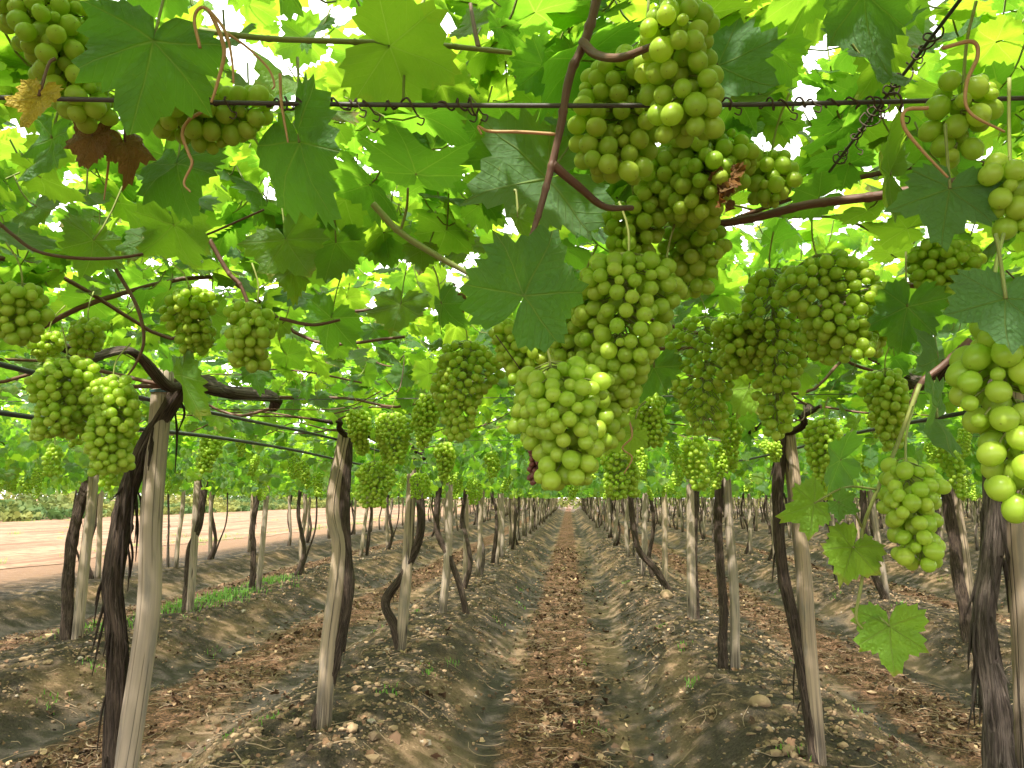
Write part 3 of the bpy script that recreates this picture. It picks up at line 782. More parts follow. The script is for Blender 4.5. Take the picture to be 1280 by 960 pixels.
# shared far meshes
def auto_trunk(seed, lod):
    g = np.random.default_rng(seed)
    a = g.uniform(0, 6.28); amp = g.uniform(.03, .11)
    P_ = [[g.normal(0, .05), g.normal(0, .05), -.06]]
    for k in range(1, 6):
        z = k / 5 * (WIRE - .03)
        P_.append([amp * math.sin(a + k * 1.25) * (1 - .25 * k / 5) + g.normal(0, .02), amp * .8 * math.cos(a * 1.7 + k * 1.1) + g.normal(0, .02), z])
    P_[-1][0] *= .3; P_[-1][1] *= .3
    r = g.uniform(.022, .036)
    seg, n = {'near': (14, 40), 'mid': (9, 20), 'far': (5, 9)}[lod]
    mb = trunk_mb(P_, [r * 1.35, r * 1.05, r, r * .95, r * 1.05], seg, n, .22 if lod != 'far' else 0, seed, 10 if lod == 'near' else 3 if lod == 'mid' else 0)
    if g.uniform() < .3:                                             # a second stem from the foot
        Q = [[0.02, 0, -.05], [.10 * math.cos(a), .14, .35], [.22 * math.cos(a), .24, .9], [.20 * math.cos(a), .2, WIRE]]
        tube(mb, Q, [r * .8, r * .6, r * .55], seg, n, .2 if lod != 'far' else 0, seed + 5)
    return mb, P_[-1]
def auto_post(seed, lod):
    g = np.random.default_rng(seed)
    seg, n = {'near': (14, 26), 'mid': (9, 12), 'far': (5, 5)}[lod]
    b = g.normal(0, .022, (4, 2)); lean = g.normal(0, .07, 2)
    P_ = [[b[k][0] + lean[0] * k / 3, b[k][1] + lean[1] * k / 3, -.06 + (WIRE + .05) * k / 3] for k in range(4)]
    r = g.uniform(.036, .052)
    mb = MB(); tube(mb, P_, [r * 1.12, r, r * .98, r * .85], seg, n, .035, seed)
    return mb
TR = {}; AR = {}; PO = {}; FO = {}
HX = 1.62
for lod, nvar in (('near', 5), ('mid', 6), ('far', 5)):
    TR[lod] = []; AR[lod] = []; PO[lod] = []; FO[lod] = []
    for k in range(nvar):
        mb, top = auto_trunk(300 + k * 3, lod)
        TR[lod].append(mb.mesh('trunk', [M['bark'] if k % 3 else M['bark_grey']]))
        if lod == 'near': AR[lod].append(arms_mb(top, 400 + k, 9, 26).mesh('arms', [M['bark'], M['cane']]))
        elif lod == 'mid': AR[lod].append(arms_mb(top, 400 + k, 6, 14).mesh('arms', [M['bark'], M['cane']]))
        else: AR[lod].append(arms_mb(top, 400 + k, 4, 7, canes=2, rough=0).mesh('arms', [M['bark'], M['cane']]))
        PO[lod].append(auto_post(500 + k, lod).mesh('post', [M['post']]))
for k in range(4):
    mb = MB(); leaf_cloud(mb, 'mid', 2600, -HX, HX, -1.2, 1.2, 600 + k, petiole=False, size=(.040, .078), zlo=.17, zhi=1.12); shoots(mb, 16, -1.4, 1.4, -1.1, 1.1, 610 + k, seg=4)
    FO['near'].append(mb.mesh('foliage', FOL_MATS))
    mb = MB(); leaf_cloud(mb, 'low', 1750, -HX, HX, -1.2, 1.2, 620 + k, petiole=False, size=(.050, .088), zlo=.09, zhi=1.1); shoots(mb, 6, -1.4, 1.4, -1.1, 1.1, 630 + k, seg=3)
    FO['mid'].append(mb.mesh('foliage', FOL_MATS))
    mb = MB(); leaf_cloud(mb, 'far', 800, -HX, HX, -1.2, 1.2, 640 + k, petiole=False, size=(.085, .145), zlo=.05)
    FO['far'].append(mb.mesh('foliage', FOL_MATS))

# hand traced trunks and posts of the near vines: (row, Y, post path, trunk path, radii in m, extras)
def ground_extend(path, y):
    """trace in pixels at distance y -> world points, continued to the soil"""
    P_ = [aty(a, b, y) for a, b in path]
    lo = P_[0]
    if lo[2] > .0:
        d_ = P_[0] - P_[1]; k = (lo[2] + .08) / max(-d_[2], 1e-3); P_ = [lo + d_ * k * np.array([.6, .6, 1])] + P_
    else: P_[0] = lo - np.array([0, 0, .06])
    return P_
HAND = {
 (-1, 2.60): dict(post=[(150, 1000), (166, 900), (186, 760), (190, 640), (205, 462)], pr=[.044, .041, .038, .036], trunk=[(140, 1080), (143, 960), (146, 800), (142, 730), (160, 620), (188, 548), (232, 478)], tr=[.044, .037, .034, .035, .032, .032], strips=60,
   pl='nearest pale wooden post on the left, tied with blue twine', tl='dark shaggy trunk beside the nearest left post'),
 (-1, 4.86): dict(post=[(405, 895), (412, 800), (425, 690), (417, 632), (432, 542)], pr=[.056, .052, .055, .050, .047], trunk=[(402, 890), (420, 820), (436, 740), (432, 640), (436, 548)], tr=[.05, .035, .03, .03], strips=6,
   pl='S-bent pale post with a charred split foot, left row', tl='dark stump and trunk hidden behind the bent left post'),
 (-1, 7.07): dict(post=[(501, 808), (508, 720), (512, 650), (516, 572)], pr=[.052, .05, .048, .044], trunk=[(494, 785), (482, 752), (505, 715), (526, 660), (520, 572)], tr=[.045, .042, .04, .04], strips=6,
   pl='straight pale post, third along the left row', tl='dark trunk looping out left around the third left post'),
 (-1, 9.40): dict(post=[(553, 764), (560, 690), (562, 596)], pr=[.052, .05, .046], trunk=[(576, 736), (563, 700), (546, 660), (550, 598)], tr=[.045, .04, .04], strips=4,
   pl='greyish post, fourth along the left row', tl='thin dark trunk leaning at the fourth left post'),
 (1, 2.40): dict(post=[(1292, 1000), (1284, 800), (1272, 650), (1262, 480)], pr=[.042, .04, .037], trunk=[(1252, 1040), (1246, 900), (1230, 790), (1240, 680), (1246, 560), (1240, 470)], tr=[.041, .033, .031, .031, .031], strips=60, grey=True,
   pl='pale post at the right picture edge behind the big trunk', tl='thick shaggy grey brown trunk at the right edge'),
 (1, 4.40): dict(post=[(1019, 920), (1009, 800), (1003, 700), (985, 540)], pr=[.047, .046, .043, .038], trunk=[(1012, 905), (995, 800), (976, 705), (972, 620), (978, 545)], tr=[.040, .034, .032, .035], strips=14,
   pl='pale smooth post leaning left, second along the right row', tl='dark trunk leaning with the second right post'),
 (1, 6.58): dict(post=[(919, 822), (918, 740), (912, 660), (907, 570)], pr=[.043, .040, .037, .034], trunk=[(904, 808), (905, 750), (899, 680), (900, 572)], tr=[.042, .033, .032, .033], strips=10, pbark=True,
   pl='two-toned post, bark-dark below, third along the right row', tl='dark upright trunk at the third right post'),
 (1, 9.15): dict(post=[(865, 766), (864, 680), (863, 588)], pr=[.06, .055, .05], trunk=[(870, 758), (868, 690), (871, 590)], tr=[.04, .035, .035], strips=3,
   pl='thick greyish post, fourth along the right row', tl='dark trunk hugging the fourth right post'),
 (1, 11.5): dict(post=[(831, 735), (831, 670), (830, 592)], pr=[.045, .042, .04], trunk=[(822, 715), (800, 690), (792, 660), (786, 605)], tr=[.06, .045, .04, .04], strips=3,
   pl='slim pale post, fifth along the right row', tl='forked dark trunk curving left at the fifth right post'),
 (-2, 7.40): dict(post=[(96, 800), (106, 700), (113, 640), (118, 585)], pr=[.052, .05, .048], trunk=[(82, 802), (86, 720), (92, 660), (112, 590)], tr=[.055, .05, .05, .05], strips=8,
   pl='grey weathered post paired with a dark trunk, left of the nearest post', tl='dark trunk leaning right, paired with the grey weathered post'),
 (-2, 9.40): dict(post=[(237, 765), (242, 690), (248, 590)], pr=[.05, .047, .045], trunk=[(234, 735), (236, 690), (250, 650), (258, 590)], tr=[.045, .04, .04], strips=3,
   pl='clean pale post standing right of the nearest left post', tl='dark trunk behind the clean pale post of the second left row'),
 (-2, 11.6): dict(post=[(323, 735), (328, 680), (335, 600)], pr=[.045, .042, .04], trunk=[(315, 738), (317, 690), (316, 655), (328, 600)], tr=[.04, .036, .036], strips=3,
   pl='thin tan post just right of the clean pale post', tl='crooked dark trunk beside the thin tan post'),
 (2, 8.35): dict(post=[(1216, 776), (1205, 690), (1190, 590)], pr=[.05, .047, .045], trunk=[(1208, 780), (1198, 720), (1190, 660), (1180, 585)], tr=[.06, .05, .05], strips=6,
   pl='pale post leaning left beside the thick right edge trunk', tl='thick dark trunk left of the right edge trunk, second right row'),
 (2, 11.1): dict(post=[(1107, 738), (1098, 680), (1085, 600)], pr=[.045, .043, .04], trunk=[(1103, 742), (1085, 700), (1080, 650), (1078, 600)], tr=[.055, .045, .045], strips=3,
   pl='pale post seen behind the dangling shoot', tl='curved dark trunk seen behind the dangling shoot'),
}
ROWNAME = {-3: 'third row on the left', -2: 'second row on the left', -1: 'row left of the furrow', 1: 'row right of the furrow', 2: 'second row on the right', 3: 'third row on the right'}
def rowname(r): return ROWNAME.get(r, 'dense rows far to the right')
spots = []
for r_, x_ in ROWX.items():
    hy = sorted(k[1] for k in HAND if k[0] == r_)
    start = .35 if r_ == -1 else .20 if r_ == 1 else None
    if start is not None: spots.append((r_, x_, start, None))
    for y_ in hy: spots.append((r_, x_, y_, (r_, y_)))
    g = np.random.default_rng(900 + r_)
    y_ = (hy[-1] + 2.22) if hy else 3.0 + g.uniform(0, 1)
    if r_ in (-2, 2):
        for yy in np.arange(hy[0] - 2.2, 1.5, -2.2): spots.append((r_, x_, yy, None))
    ymax = 95 if abs(r_) <= 3 else 78
    while y_ < ymax: spots.append((r_, x_ + g.normal(0, .04), y_ + g.normal(0, .08), None)); y_ += 2.22
def in_view(x_, y_):
    P_ = np.array([[x_ + dx, y_ + dy, CAM_H + .4] for dx in (-1.5, 0, 1.5) for dy in (-1, 1)])
    px, py, d = proj(P_); m = d > .3
    return bool(np.any(m & (px > -170) & (px < 1450)))
spots = [s for s in spots if s[2] < 1 or in_view(s[1], s[2])]
spots.sort(key=lambda s: math.hypot(s[1], s[2]))
NIND = 285
far_mb = MB(); count_row = {}
VINE = []
def mesh_arrays(me, cache={}):
    if me.name in cache: return cache[me.name]
    V = np.zeros(len(me.vertices) * 3, np.float32); me.vertices.foreach_get('co', V)
    V = V.reshape(-1, 3)
    t_ = [p.vertices[:] for p in me.polygons]
    tri = np.array([p for p in t_ if len(p) == 3]).reshape(-1, 3); qd = np.array([p for p in t_ if len(p) == 4]).reshape(-1, 4)
    at = {}
    for nm in ('leaf', 'bark', 'along', 'berry'):
        if nm in me.attributes:
            a = me.attributes[nm]
            if a.data_type == 'FLOAT': b = np.zeros(len(V), np.float32); a.data.foreach_get('value', b)
            else: b = np.zeros(len(V) * 3, np.float32); a.data.foreach_get('vector', b); b = b.reshape(-1, 3)
            at[nm] = b
    cache[me.name] = (V, tri, qd, at); return cache[me.name]
far_f, far_t, far_p = MB(), MB(), MB()
for i, (r_, x_, y_, hk) in enumerate(spots):
    g = np.random.default_rng(2000 + i)
    dist = math.hypot(x_, y_)
    lod = 'near' if dist < 9 else 'mid' if dist < 22 else 'far'
    if i >= NIND:
        for src, dst, ang in ((FO['far'], far_f, g.integers(0, 2) * math.pi), (TR['far'], far_t, g.integers(0, 2) * math.pi), (PO['far'], far_p, g.uniform(0, 6.28))):
            V, tri, qd, at = mesh_arrays(src[g.integers(0, len(src))])
            c, s = math.cos(ang), math.sin(ang)
            W = V @ np.array([[c, s, 0], [-s, c, 0], [0, 0, 1]]) + [x_ + (.15 if dst is far_p else 0), y_, 0]
            dst.add(W, [tri, qd], 0, **{k: v for k, v in at.items()})
        continue
    n_ = count_row[r_] = count_row.get(r_, 0) + 1
    rot = int(g.integers(0, 2)) * math.pi
    v = empty('grape_vine', (x_, y_, 0), (0, 0, rot))
    near_named = n_ <= 10 and abs(r_) <= 2
    if hk:
        h = HAND[hk]; tag(v, h['tl'] , 'grape vine', 'vines of the ' + rowname(r_)); v.rotation_euler = (0, 0, 0); rot = 0
        P_ = [p - np.array([x_, y_, 0]) for p in ground_extend(h['trunk'], y_)]
        link('trunk', trunk_mb(P_, h['tr'], 22, 80, .24, i, h['strips']).mesh('trunk', [M['bark_grey'] if h.get('grey') else M['bark']]), v)
        link('arms', arms_mb(P_[-1] + [0, 0, .04], 40 + i, 14, 60, L=.75 if y_ < 3 else .6, r=.036 if y_ < 3 else .018, rough=.40 if y_ < 3 else .26).mesh('arms', [M['bark_grey' if y_ < 3 else 'bark'], M['cane']]), v)
        po = empty('support_post', (x_, y_, 0)); tag(po, h['pl'], 'post', 'posts of the ' + rowname(r_))
        Q = [p - np.array([x_, y_, 0]) for p in ground_extend(h['post'], y_)]
        mb = MB(); tube(mb, Q, h['pr'], 22, 60, .04, i)
        link('post_shaft', mb.mesh('post_shaft', [M['post']]), po)
        if y_ < 3:
            mb = MB(); top = Q[-1] * .88 + Q[-2] * .12
            for k in range(3):
                a = np.linspace(0, 6.28, 14); tube(mb, np.stack([top[0] + .041 * np.cos(a), top[1] + .041 * np.sin(a), top[2] + .004 * k - .02 + .004 * np.sin(a + k)], -1), .0022, 4, 30)
            link('tie', mb.mesh('tie', [M['twine']]), po)
    else:
        if y_ < 1: lab = 'leafy vine overhead, spreading from the nearest %s' % ('left side' if r_ < 0 else 'right side')
        elif near_named: lab = '%s vine from the front in the %s' % (ORD[n_ - 1], rowname(r_))
        else: lab = 'dark twisted vine far back in the %s' % rowname(r_) if abs(r_) <= 3 else 'small dark vine among the dense rows far to the right'
        tag(v, lab, 'grape vine', 'vines of the ' + rowname(r_))
        k = int(g.integers(0, len(TR[lod])))
        link('trunk', TR[lod][k], v); link('arms', AR[lod][k], v)
        if y_ >= 1:
            po = link('support_post', PO[lod][int(g.integers(0, len(PO[lod])))], None, (x_ + g.normal(.05, .09), y_ + g.normal(0, .12), 0), (0, 0, g.uniform(0, 6.28)))
            if near_named: lab = '%s post from the front in the %s' % (ORD[n_ - 1], rowname(r_))
            else: lab = 'slim pale post far back in the %s' % rowname(r_) if abs(r_) <= 3 else 'slim pale post among the dense rows far to the right'
            tag(po, lab, 'post', 'posts of the ' + rowname(r_))
    # foliage
    if dist < 5.6 and abs(r_) == 1:
        mb = MB()
        y0, y1 = (-1.15, 1.15); n_l = 2500
        if y_ < 1: y0, y1, n_l = -.8, 1.2, 2900  # canopy cut short behind the camera so open sky fills the near bunches
        xa, xb = (-1.45, 1.62) if r_ < 0 else (-1.45, 1.60)
        if rot: xa, xb, y0, y1 = -xb, -xa, -y1, -y0
        if rot:
            gd = lambda P_, s, x_=x_, y_=y_: near_guard(np.stack([2 * x_ - P_[:, 0], 2 * y_ - P_[:, 1], P_[:, 2]], -1), s)
        else: gd = near_guard
        leaf_cloud(mb, 'hi', n_l, xa, xb, y0, y1, 700 + i, guard=gd, offset=(x_, y_), petiole=dist < 4, zlo=.40, zhi=1.18)
        if y_ > 1: shoots(mb, 14, -1.4, 1.4, -1.1, 1.1, 720 + i, seg=6)
        else: shoots(mb, 8, -1.4, 1.4, -.2, 1.1, 720 + i, seg=6, zlo=.55, r=.0028)
        link('foliage', mb.mesh('foliage', FOL_MATS), v)
    else:
        link('foliage', FO[lod][int(g.integers(0, 4))], v)
    VINE.append((r_, x_, y_, n_, hk))
if far_t.n:
    tag(link('distant_trunks', far_t.mesh('distant_trunks', [M['bark']])), 'mass of distant vine trunks at the far end of the rows', 'vine trunks', kind='stuff')
    tag(link('distant_posts', far_p.mesh('distant_posts', [M['post']])), 'mass of distant pale posts at the far end of the rows', 'posts', kind='stuff')
    tag(link('distant_foliage', far_f.mesh('distant_foliage', [M['leaf']])), 'mass of distant vine leaves over the far rows', 'foliage', kind='stuff')

# ------------------------------------------------------------------ bunches along the rows
BV = {}
for lod, nvar in (('mid', 6), ('low', 5)):
    BV[lod] = []
    for k in range(nvar):
        g = np.random.default_rng(800 + k)
        L = g.uniform(.15, .25); W = g.uniform(.09, .135)
        W *= g.uniform(.75, 1.05); pts, rs, out = bunch_points(L, W, .0225 if lod == 'mid' else .026, 810 + k, 110 if lod == 'mid' else 60, g.uniform(-.15, .15), g.uniform(.3, .65), fill=False)
        st = stem_mesh(pts, out, L, .0225, 0, .10, 4, peds=False)
        be = bunch_berries(pts, rs, out, 'low', k)
        if lod == 'mid': BV[lod].append((be.mesh('berries', [M['berry']]), st.mesh('stem', [M['rachis']])))
        else:
            n0 = be.n
            BV[lod].append((be.mesh('grape_bunch', [M['berry']]), None))
cand = []
for (r_, x_, y_, n_, hk) in VINE:
    if y_ < 1.0: continue
    g = np.random.default_rng(int(5000 + y_ * 37 + r_ * 911))
    for k in range(13 if y_ < 30 else 8):
        bx = x_ + np.clip(g.normal(0, .62), -1.45, 1.45); by = y_ + g.uniform(-1.1, 1.1); bz = CAM_H + g.uniform(.17, .44)
        px, py, d = proj(np.array([bx, by, bz - .1]))
        if by < 2.7 or d < 2.5 or px < -30 or px > 1310 or py < -20: continue
        blocked = False
        for cx, cy_, hw, hh, dd in _NR[:len(BL)]:
            if dd > d and abs(px - cx) < hw + 20 and abs(py - cy_) < hh + 30: blocked = True
        if not blocked: cand.append((d, bx, by, bz, r_, n_, px))
cand.sort()
cells = {}
for c in cand[:255]: cells.setdefault((c[4], c[5]), []).append(c)
for (r_, n_), cs in cells.items():
    cs.sort(key=lambda c: c[6])
    for j, (d, bx, by, bz, _, _, px) in enumerate(cs):
        g = np.random.default_rng(int(bx * 1000 + by * 777 + 99999))
        if d < 9.5 and abs(r_) <= 2:
            lab = '%s from left of the small bunches around the %s post, %s' % (ORD[min(j, 11)], ORD[min(n_ - 1, 11)], rowname(r_))
        else: lab = 'tiny green bunch hanging far back over the %s' % rowname(r_)
        rot = (g.normal(0, .17), g.normal(0, .17), g.uniform(0, 6.28)); sc = g.uniform(.7, 1.2)
        if d < 9:
            be, st = BV['mid'][int(g.integers(0, 6))]
            o = empty('grape_bunch', (bx, by, bz), rot); link('berries', be, o); link('stem', st, o)
        else:
            o = link('grape_bunch', BV['low'][int(g.integers(0, 5))][0], None, (bx, by, bz), rot)
        o.scale = (sc, sc, sc)
        tag(o, lab, 'grape bunch', 'small bunches over the ' + rowname(r_))
rest = cand[255:]
if rest:
    mb = MB()
    for d, bx, by, bz, *_ in rest:
        g = np.random.default_rng(int(bx * 1000 + by * 777 + 99999))
        V, tri, qd, at = mesh_arrays(BV['low'][int(g.integers(0, 5))][0])
        mb.add(V + [bx, by, bz], [tri, qd], 0, berry=at['berry'])
    tag(link('distant_grapes', mb.mesh('distant_grapes', [M['berry']])), 'mass of distant grape bunches under the far canopy', 'grapes', kind='stuff')

# ------------------------------------------------------------------ canes close to the camera
def cane(name, pts, d, rad, mat, label, cat='vine cane', branches=(), d2=None, nodes=True, seed=0):
    ds = np.linspace(d, d2 or d, len(pts))
    W = [atd(x, y, dd) for (x, y), dd in zip(pts, ds)]
    A = W[0]; mb = MB(); n = 16 * len(pts)
    Q = tube(mb, [p - A for p in W], rad, 10, n, .10, seed + 3)
    g = np.random.default_rng(seed)
    if nodes:                                                        # swollen joints
        for k in np.cumsum(g.integers(9, 24, 12)):
            if k > n - 4: break
            r_ = np.interp(k / n, np.linspace(0, 1, len(rad)), rad)
            dr = Q[k + 1] - Q[k - 1]; dr = dr / np.linalg.norm(dr) * r_ * 2.2
            tube(mb, [Q[k] - dr, Q[k], Q[k] + dr], [r_ * .8, r_ * 1.22, r_ * .8], 8, 9, .1, k)
    o = link(name, mb.mesh(name, [M[mat]]), None, A); tag(o, label, cat)
    for bname, bp, br, bm in branches:
        m2 = MB(); tube(m2, [atd(x, y, dd) - A for x, y, dd in bp], br, 8, 12 * len(bp), .06, seed + 9)
        link(bname, m2.mesh(bname, [M[bm]]), o)
    return o
def curl_pts(x0, y0, d, pts): return [(x0 + a, y0 + b, d) for a, b in pts]
cane('vine_cane', [(752, -30), (735, 40), (712, 95), (702, 150), (690, 205), (675, 262), (655, 325)], .74, [.0048, .0044, .0040, .0034, .0025], 'cane', 'reddish brown cane running down across the top centre',
     branches=[('side_cane', [(690, 205, .74), (722, 232, .76), (755, 258, .80), (790, 260, .84)], [.005, .004, .003], 'cane'),
               ('side_cane', [(728, 52, .74), (745, 68, .72), (775, 72, .68), (815, 58, .64)], [.0048, .0042, .003], 'cane'),
               ('dried_tendril', [(698, 168, .74), (650, 165, .74), (612, 164, .74), (598, 158, .74), (602, 168, .74)], [.0018, .0016, .001], 'tendril')], seed=1)
cane('vine_cane', [(830, 288), (930, 275), (1010, 256), (1090, 246), (1170, 232), (1260, 214)], 1.02, [.0052, .0055, .006, .0055], 'cane', 'dark brown cane crossing above the broad right bunches', seed=2, d2=.92)
cane('vine_cane', [(250, 38), (330, 48), (430, 52), (540, 56), (640, 66)], .80, [.0034, .0030, .0030, .0026], 'cane_green', 'smooth green cane along the top left, above the near wire', seed=3,
     branches=[('side_shoot', [(505, 54, .80), (515, 30, .82), (540, -20, .86)], [.002, .0018], 'cane_green'), ('side_shoot', [(505, 54, .8), (505, 90, .8), (504, 125, .78)], [.0018, .0014], 'stem'),
               ('side_shoot', [(598, 60, .80), (592, 30, .82), (588, 5, .84)], [.0028, .002], 'cane')])
cane('vine_cane', [(466, 255), (500, 290), (550, 322), (598, 348)], .95, [.0042, .004, .003], 'cane_green', 'olive green cane slanting behind the broad front leaf', seed=4,
     branches=[('side_shoot', [(500, 290, .95), (508, 262, .94), (510, 235, .92)], [.002, .0015], 'stem')])
cane('vine_cane', [(120, 300), (150, 345), (172, 385), (180, 425), (168, 458), (148, 482)], 1.45, [.0036, .0036, .0034, .0030, .0022, .001], 'cane', 'crooked brown cane dangling above the nearest left post', seed=5)
cane('vine_cane', [(-40, 240), (14, 292), (60, 318), (150, 322), (240, 300), (330, 262)], 1.15, [.0030, .0026, .0016], 'cane', 'thin dark cane at the left edge below the upper bunches', seed=6)
cane('vine_cane', [(262, 300), (285, 340), (300, 356), (312, 384)], 1.25, [.0040, .0036, .003], 'cane', 'short brown cane holding the bright left bunch', seed=7)
cane('vine_cane', [(350, 398), (390, 406), (425, 400)], 1.4, [.0036, .003, .0026], 'cane', 'thin red brown cane right of the bright left bunch', seed=8)
cane('vine_cane', [(1212, 425), (1180, 455), (1150, 480), (1140, 505)], .98, [.0045, .004, .0035], 'cane', 'brown cane from which the dangling shoot grows', seed=9)
cane('vine_cane', [(400, 395), (455, 388), (520, 384)], 1.75, [.004, .0035, .003], 'cane', 'thin cane left of the lone tapered bunch', seed=10)
# tendrils
def tendril(pts, d, label, r=.0016, mat='tendril'):
    W = [atd(x, y, d) for x, y in pts]; mb = MB(); tube(mb, [p - W[0] for p in W], [r, r, r * .6], 6, 12 * len(pts))
    tag(link('tendril', mb.mesh('tendril', [M[mat]]), None, W[0]), label, 'tendril', 'tendrils hanging in the canopy')
tendril([(250, 60), (243, 25), (250, 10), (262, 14), (282, 40), (290, 75), (292, 104)], .66, 'coral tendril arched over the big dark leaf')
tendril([(262, 14), (276, 45), (280, 70), (270, 110), (264, 128)], .67, 'tan tendril hanging left of the arched coral one', .002)
tendril([(282, 40), (310, 60), (335, 85), (343, 105), (340, 112)], .68, 'thin tan tendril curving right of the arched coral one', .0012)
tendril([(256, 138), (236, 150), (228, 168), (236, 192), (240, 205), (230, 228), (238, 240)], .72, 'coral tendril dangling before the sideways bunch')
tendril([(350, 92), (352, 130), (360, 178)], .72, 'straight reddish tendril left of centre below the wire')
tendril([(140, 165), (135, 210), (130, 250)], .84, 'thin red stalk hanging under the dead leaves', .0014)
tendril([(1178, 60), (1215, 52), (1222, 70), (1208, 105), (1212, 140), (1256, 165)], .60, 'curved coral tendril before the dark upper right bunch')
tendril([(1160, 135), (1132, 138), (1130, 158), (1150, 185), (1185, 222)], .62, 'coral tendril curling left of the dark upper right bunch')
tendril([(785, 520), (790, 545), (778, 560), (790, 572), (780, 592)], 1.0, 'small curling tan tendril under the central bunch', .0012)

# ------------------------------------------------------------------ wires and hoses
def wire_run(name, P_, r, mat, label, cat, coils=(), group=None):
    A = np.array(P_[0]); mb = MB(); tube(mb, [np.array(p) - A for p in P_], r, 8, 30 * len(P_))
    o = link(name, mb.mesh(name, [M[mat]]), None, A); tag(o, label, cat, group)
    for k, (c, L, rr) in enumerate(coils):                            # dead tendrils wound round the wire
        g = np.random.default_rng(k + 5); c = np.array(c); dirv = np.array(P_[-1]) - A; dirv /= np.linalg.norm(dirv)
        Fm = frame_z(dirv); n = int(L / .0045) + 6; a = np.arange(n) * 1.15
        rad = rr * (1 + .35 * np.sin(a * .37 + k)); s = np.cumsum(np.abs(g.normal(1, .7, n))); s = s / s[-1] * L - L / 2
        pts = c + (Fm[:, 0] * (np.cos(a) * rad)[:, None]) + Fm[:, 1] * (np.sin(a) * rad)[:, None] + dirv * s[:, None]
        m2 = MB(); tube(m2, pts - A, .0011, 4, n * 4)
        tail = [pts[-1], pts[-1] + [.004, 0, -.006], pts[-1] + [.009, 0, -.008], pts[-1] + [.007, 0, -.014], pts[-1] + [.002, 0, -.012]]
        tube(m2, np.array(tail) - A, .0008, 4, 20)
        link('dried_tendril', m2.mesh('dried_tendril', [M['tendril_dry']]), o)
    return o
dW = .74
xsW = [-200, 0, 320, 640, 900, 1120, 1300, 1500]; ysW = [120, 122, 129, 132, 131, 127, 122, 116]
wp = [atd(x, y, dW) for x, y in zip(xsW, ysW)]
def wat(x): return atd(x, np.interp(x, xsW, ysW), dW)
wire_run('trellis_wire', wp, .0024, 'wire', 'dark trellis wire stretched straight across the top of the view', 'wire',
         coils=[(wat(x), L, rr) for x, L, rr in ((255, .05, .005), (400, .075, .0045), (445, .03, .004), (500, .03, .0055), (562, .035, .0045), (590, .012, .007), (965, .03, .0045), (905, .016, .005), (1000, .02, .0055), (1060, .05, .0045), (1105, .03, .0065), (345, .02, .005))])
# a second wire along the rows, crossing the first on the right
y0w = 4.0
A1 = atd(1215, -20, .70); A2 = aty(1048, 200, 1.05)
dv = (A2 - A1); 
wire_run('trellis_wire', [A1 - dv * .3, A1, A2, A2 + dv * .1], .002, 'wire', 'dark wire slanting down from the upper right, wound with dead tendrils', 'wire',
         coils=[(A1 + dv * k, L, rr) for k, L, rr in ((.25, .05, .006), (.45, .06, .007), (.62, .05, .009), (.8, .04, .005), (.96, .03, .007))])
for yy, lab in ((2.95, 'thin cross wire beyond the nearest posts'), (5.2, 'thin cross wire above the second pair of posts')):
    wire_run('trellis_wire', [(-9, yy, WIRE), (-4, yy, WIRE - .02), (0, yy, WIRE - .03), (4, yy, WIRE - .02), (9, yy, WIRE)], .0016, 'wire', lab, 'wire')
def hose(r_, h, dx, lab, y0=1.0, y1=60, r=.0082, seed=0):
    g = np.random.default_rng(seed); x_ = ROWX[r_] + dx
    P_ = [(x_ + g.normal(0, .008), y, CAM_H + h + .012 * math.sin(y * 1.4 + seed) + g.normal(0, .004)) for y in np.arange(y0, y1, 1.13)]
    A = np.array(P_[0]); mb = MB(); tube(mb, [np.array(p) - A for p in P_], r, 8, len(P_) * 5)
    tag(link('irrigation_hose', mb.mesh('irrigation_hose', [M['hose']]), None, A), lab, 'hose', 'irrigation hoses along the rows')
hose(-1, .365, .052, 'upper black hose tied along the left row posts', seed=1)
hose(-1, .262, -.05, 'lower black hose sagging along the left row behind the posts', seed=2)
hose(1, .30, -.05, 'black hose running along the right row', seed=3, y0=2.7)
hose(-2, .30, .05, 'black hose along the second row on the left', seed=4, y0=5.5)
hose(2, .30, -.05, 'black hose along the second row on the right', seed=5, y0=6)

# ------------------------------------------------------------------ ground cover
def zone_sample(n, zone, seed, y0=3.4, y1=26, x0=-7, x1=8.5):
    g = np.random.default_rng(seed); xs_, ys_ = [], []
    while len(xs_) < n:
        y = y0 * (y1 / y0) ** g.uniform(0, 1, 4000); x = g.uniform(x0, x1, 4000)
        t_, off = furrow(x)
        if zone == 'litter': w_ = np.exp(-((off + .08) / .38) ** 2) + .09
        elif zone == 'ridge': w_ = np.clip(1 - t_ / .55, 0, 1) ** .7 + .06
        elif zone == 'flank': w_ = np.clip(1 - np.abs(t_ - .35) / .25, 0, 1) + .1
        w_ = w_ * np.clip(.55 + .8 * hnoise(x, y, 31, 1.1, 2), .05, 1.2)
        k = g.uniform(0, 1.1, 4000) < w_
        xs_ += list(x[k]); ys_ += list(y[k])
    x, y = np.array(xs_[:n]), np.array(ys_[:n])
    return x, y, gz(x, y), g
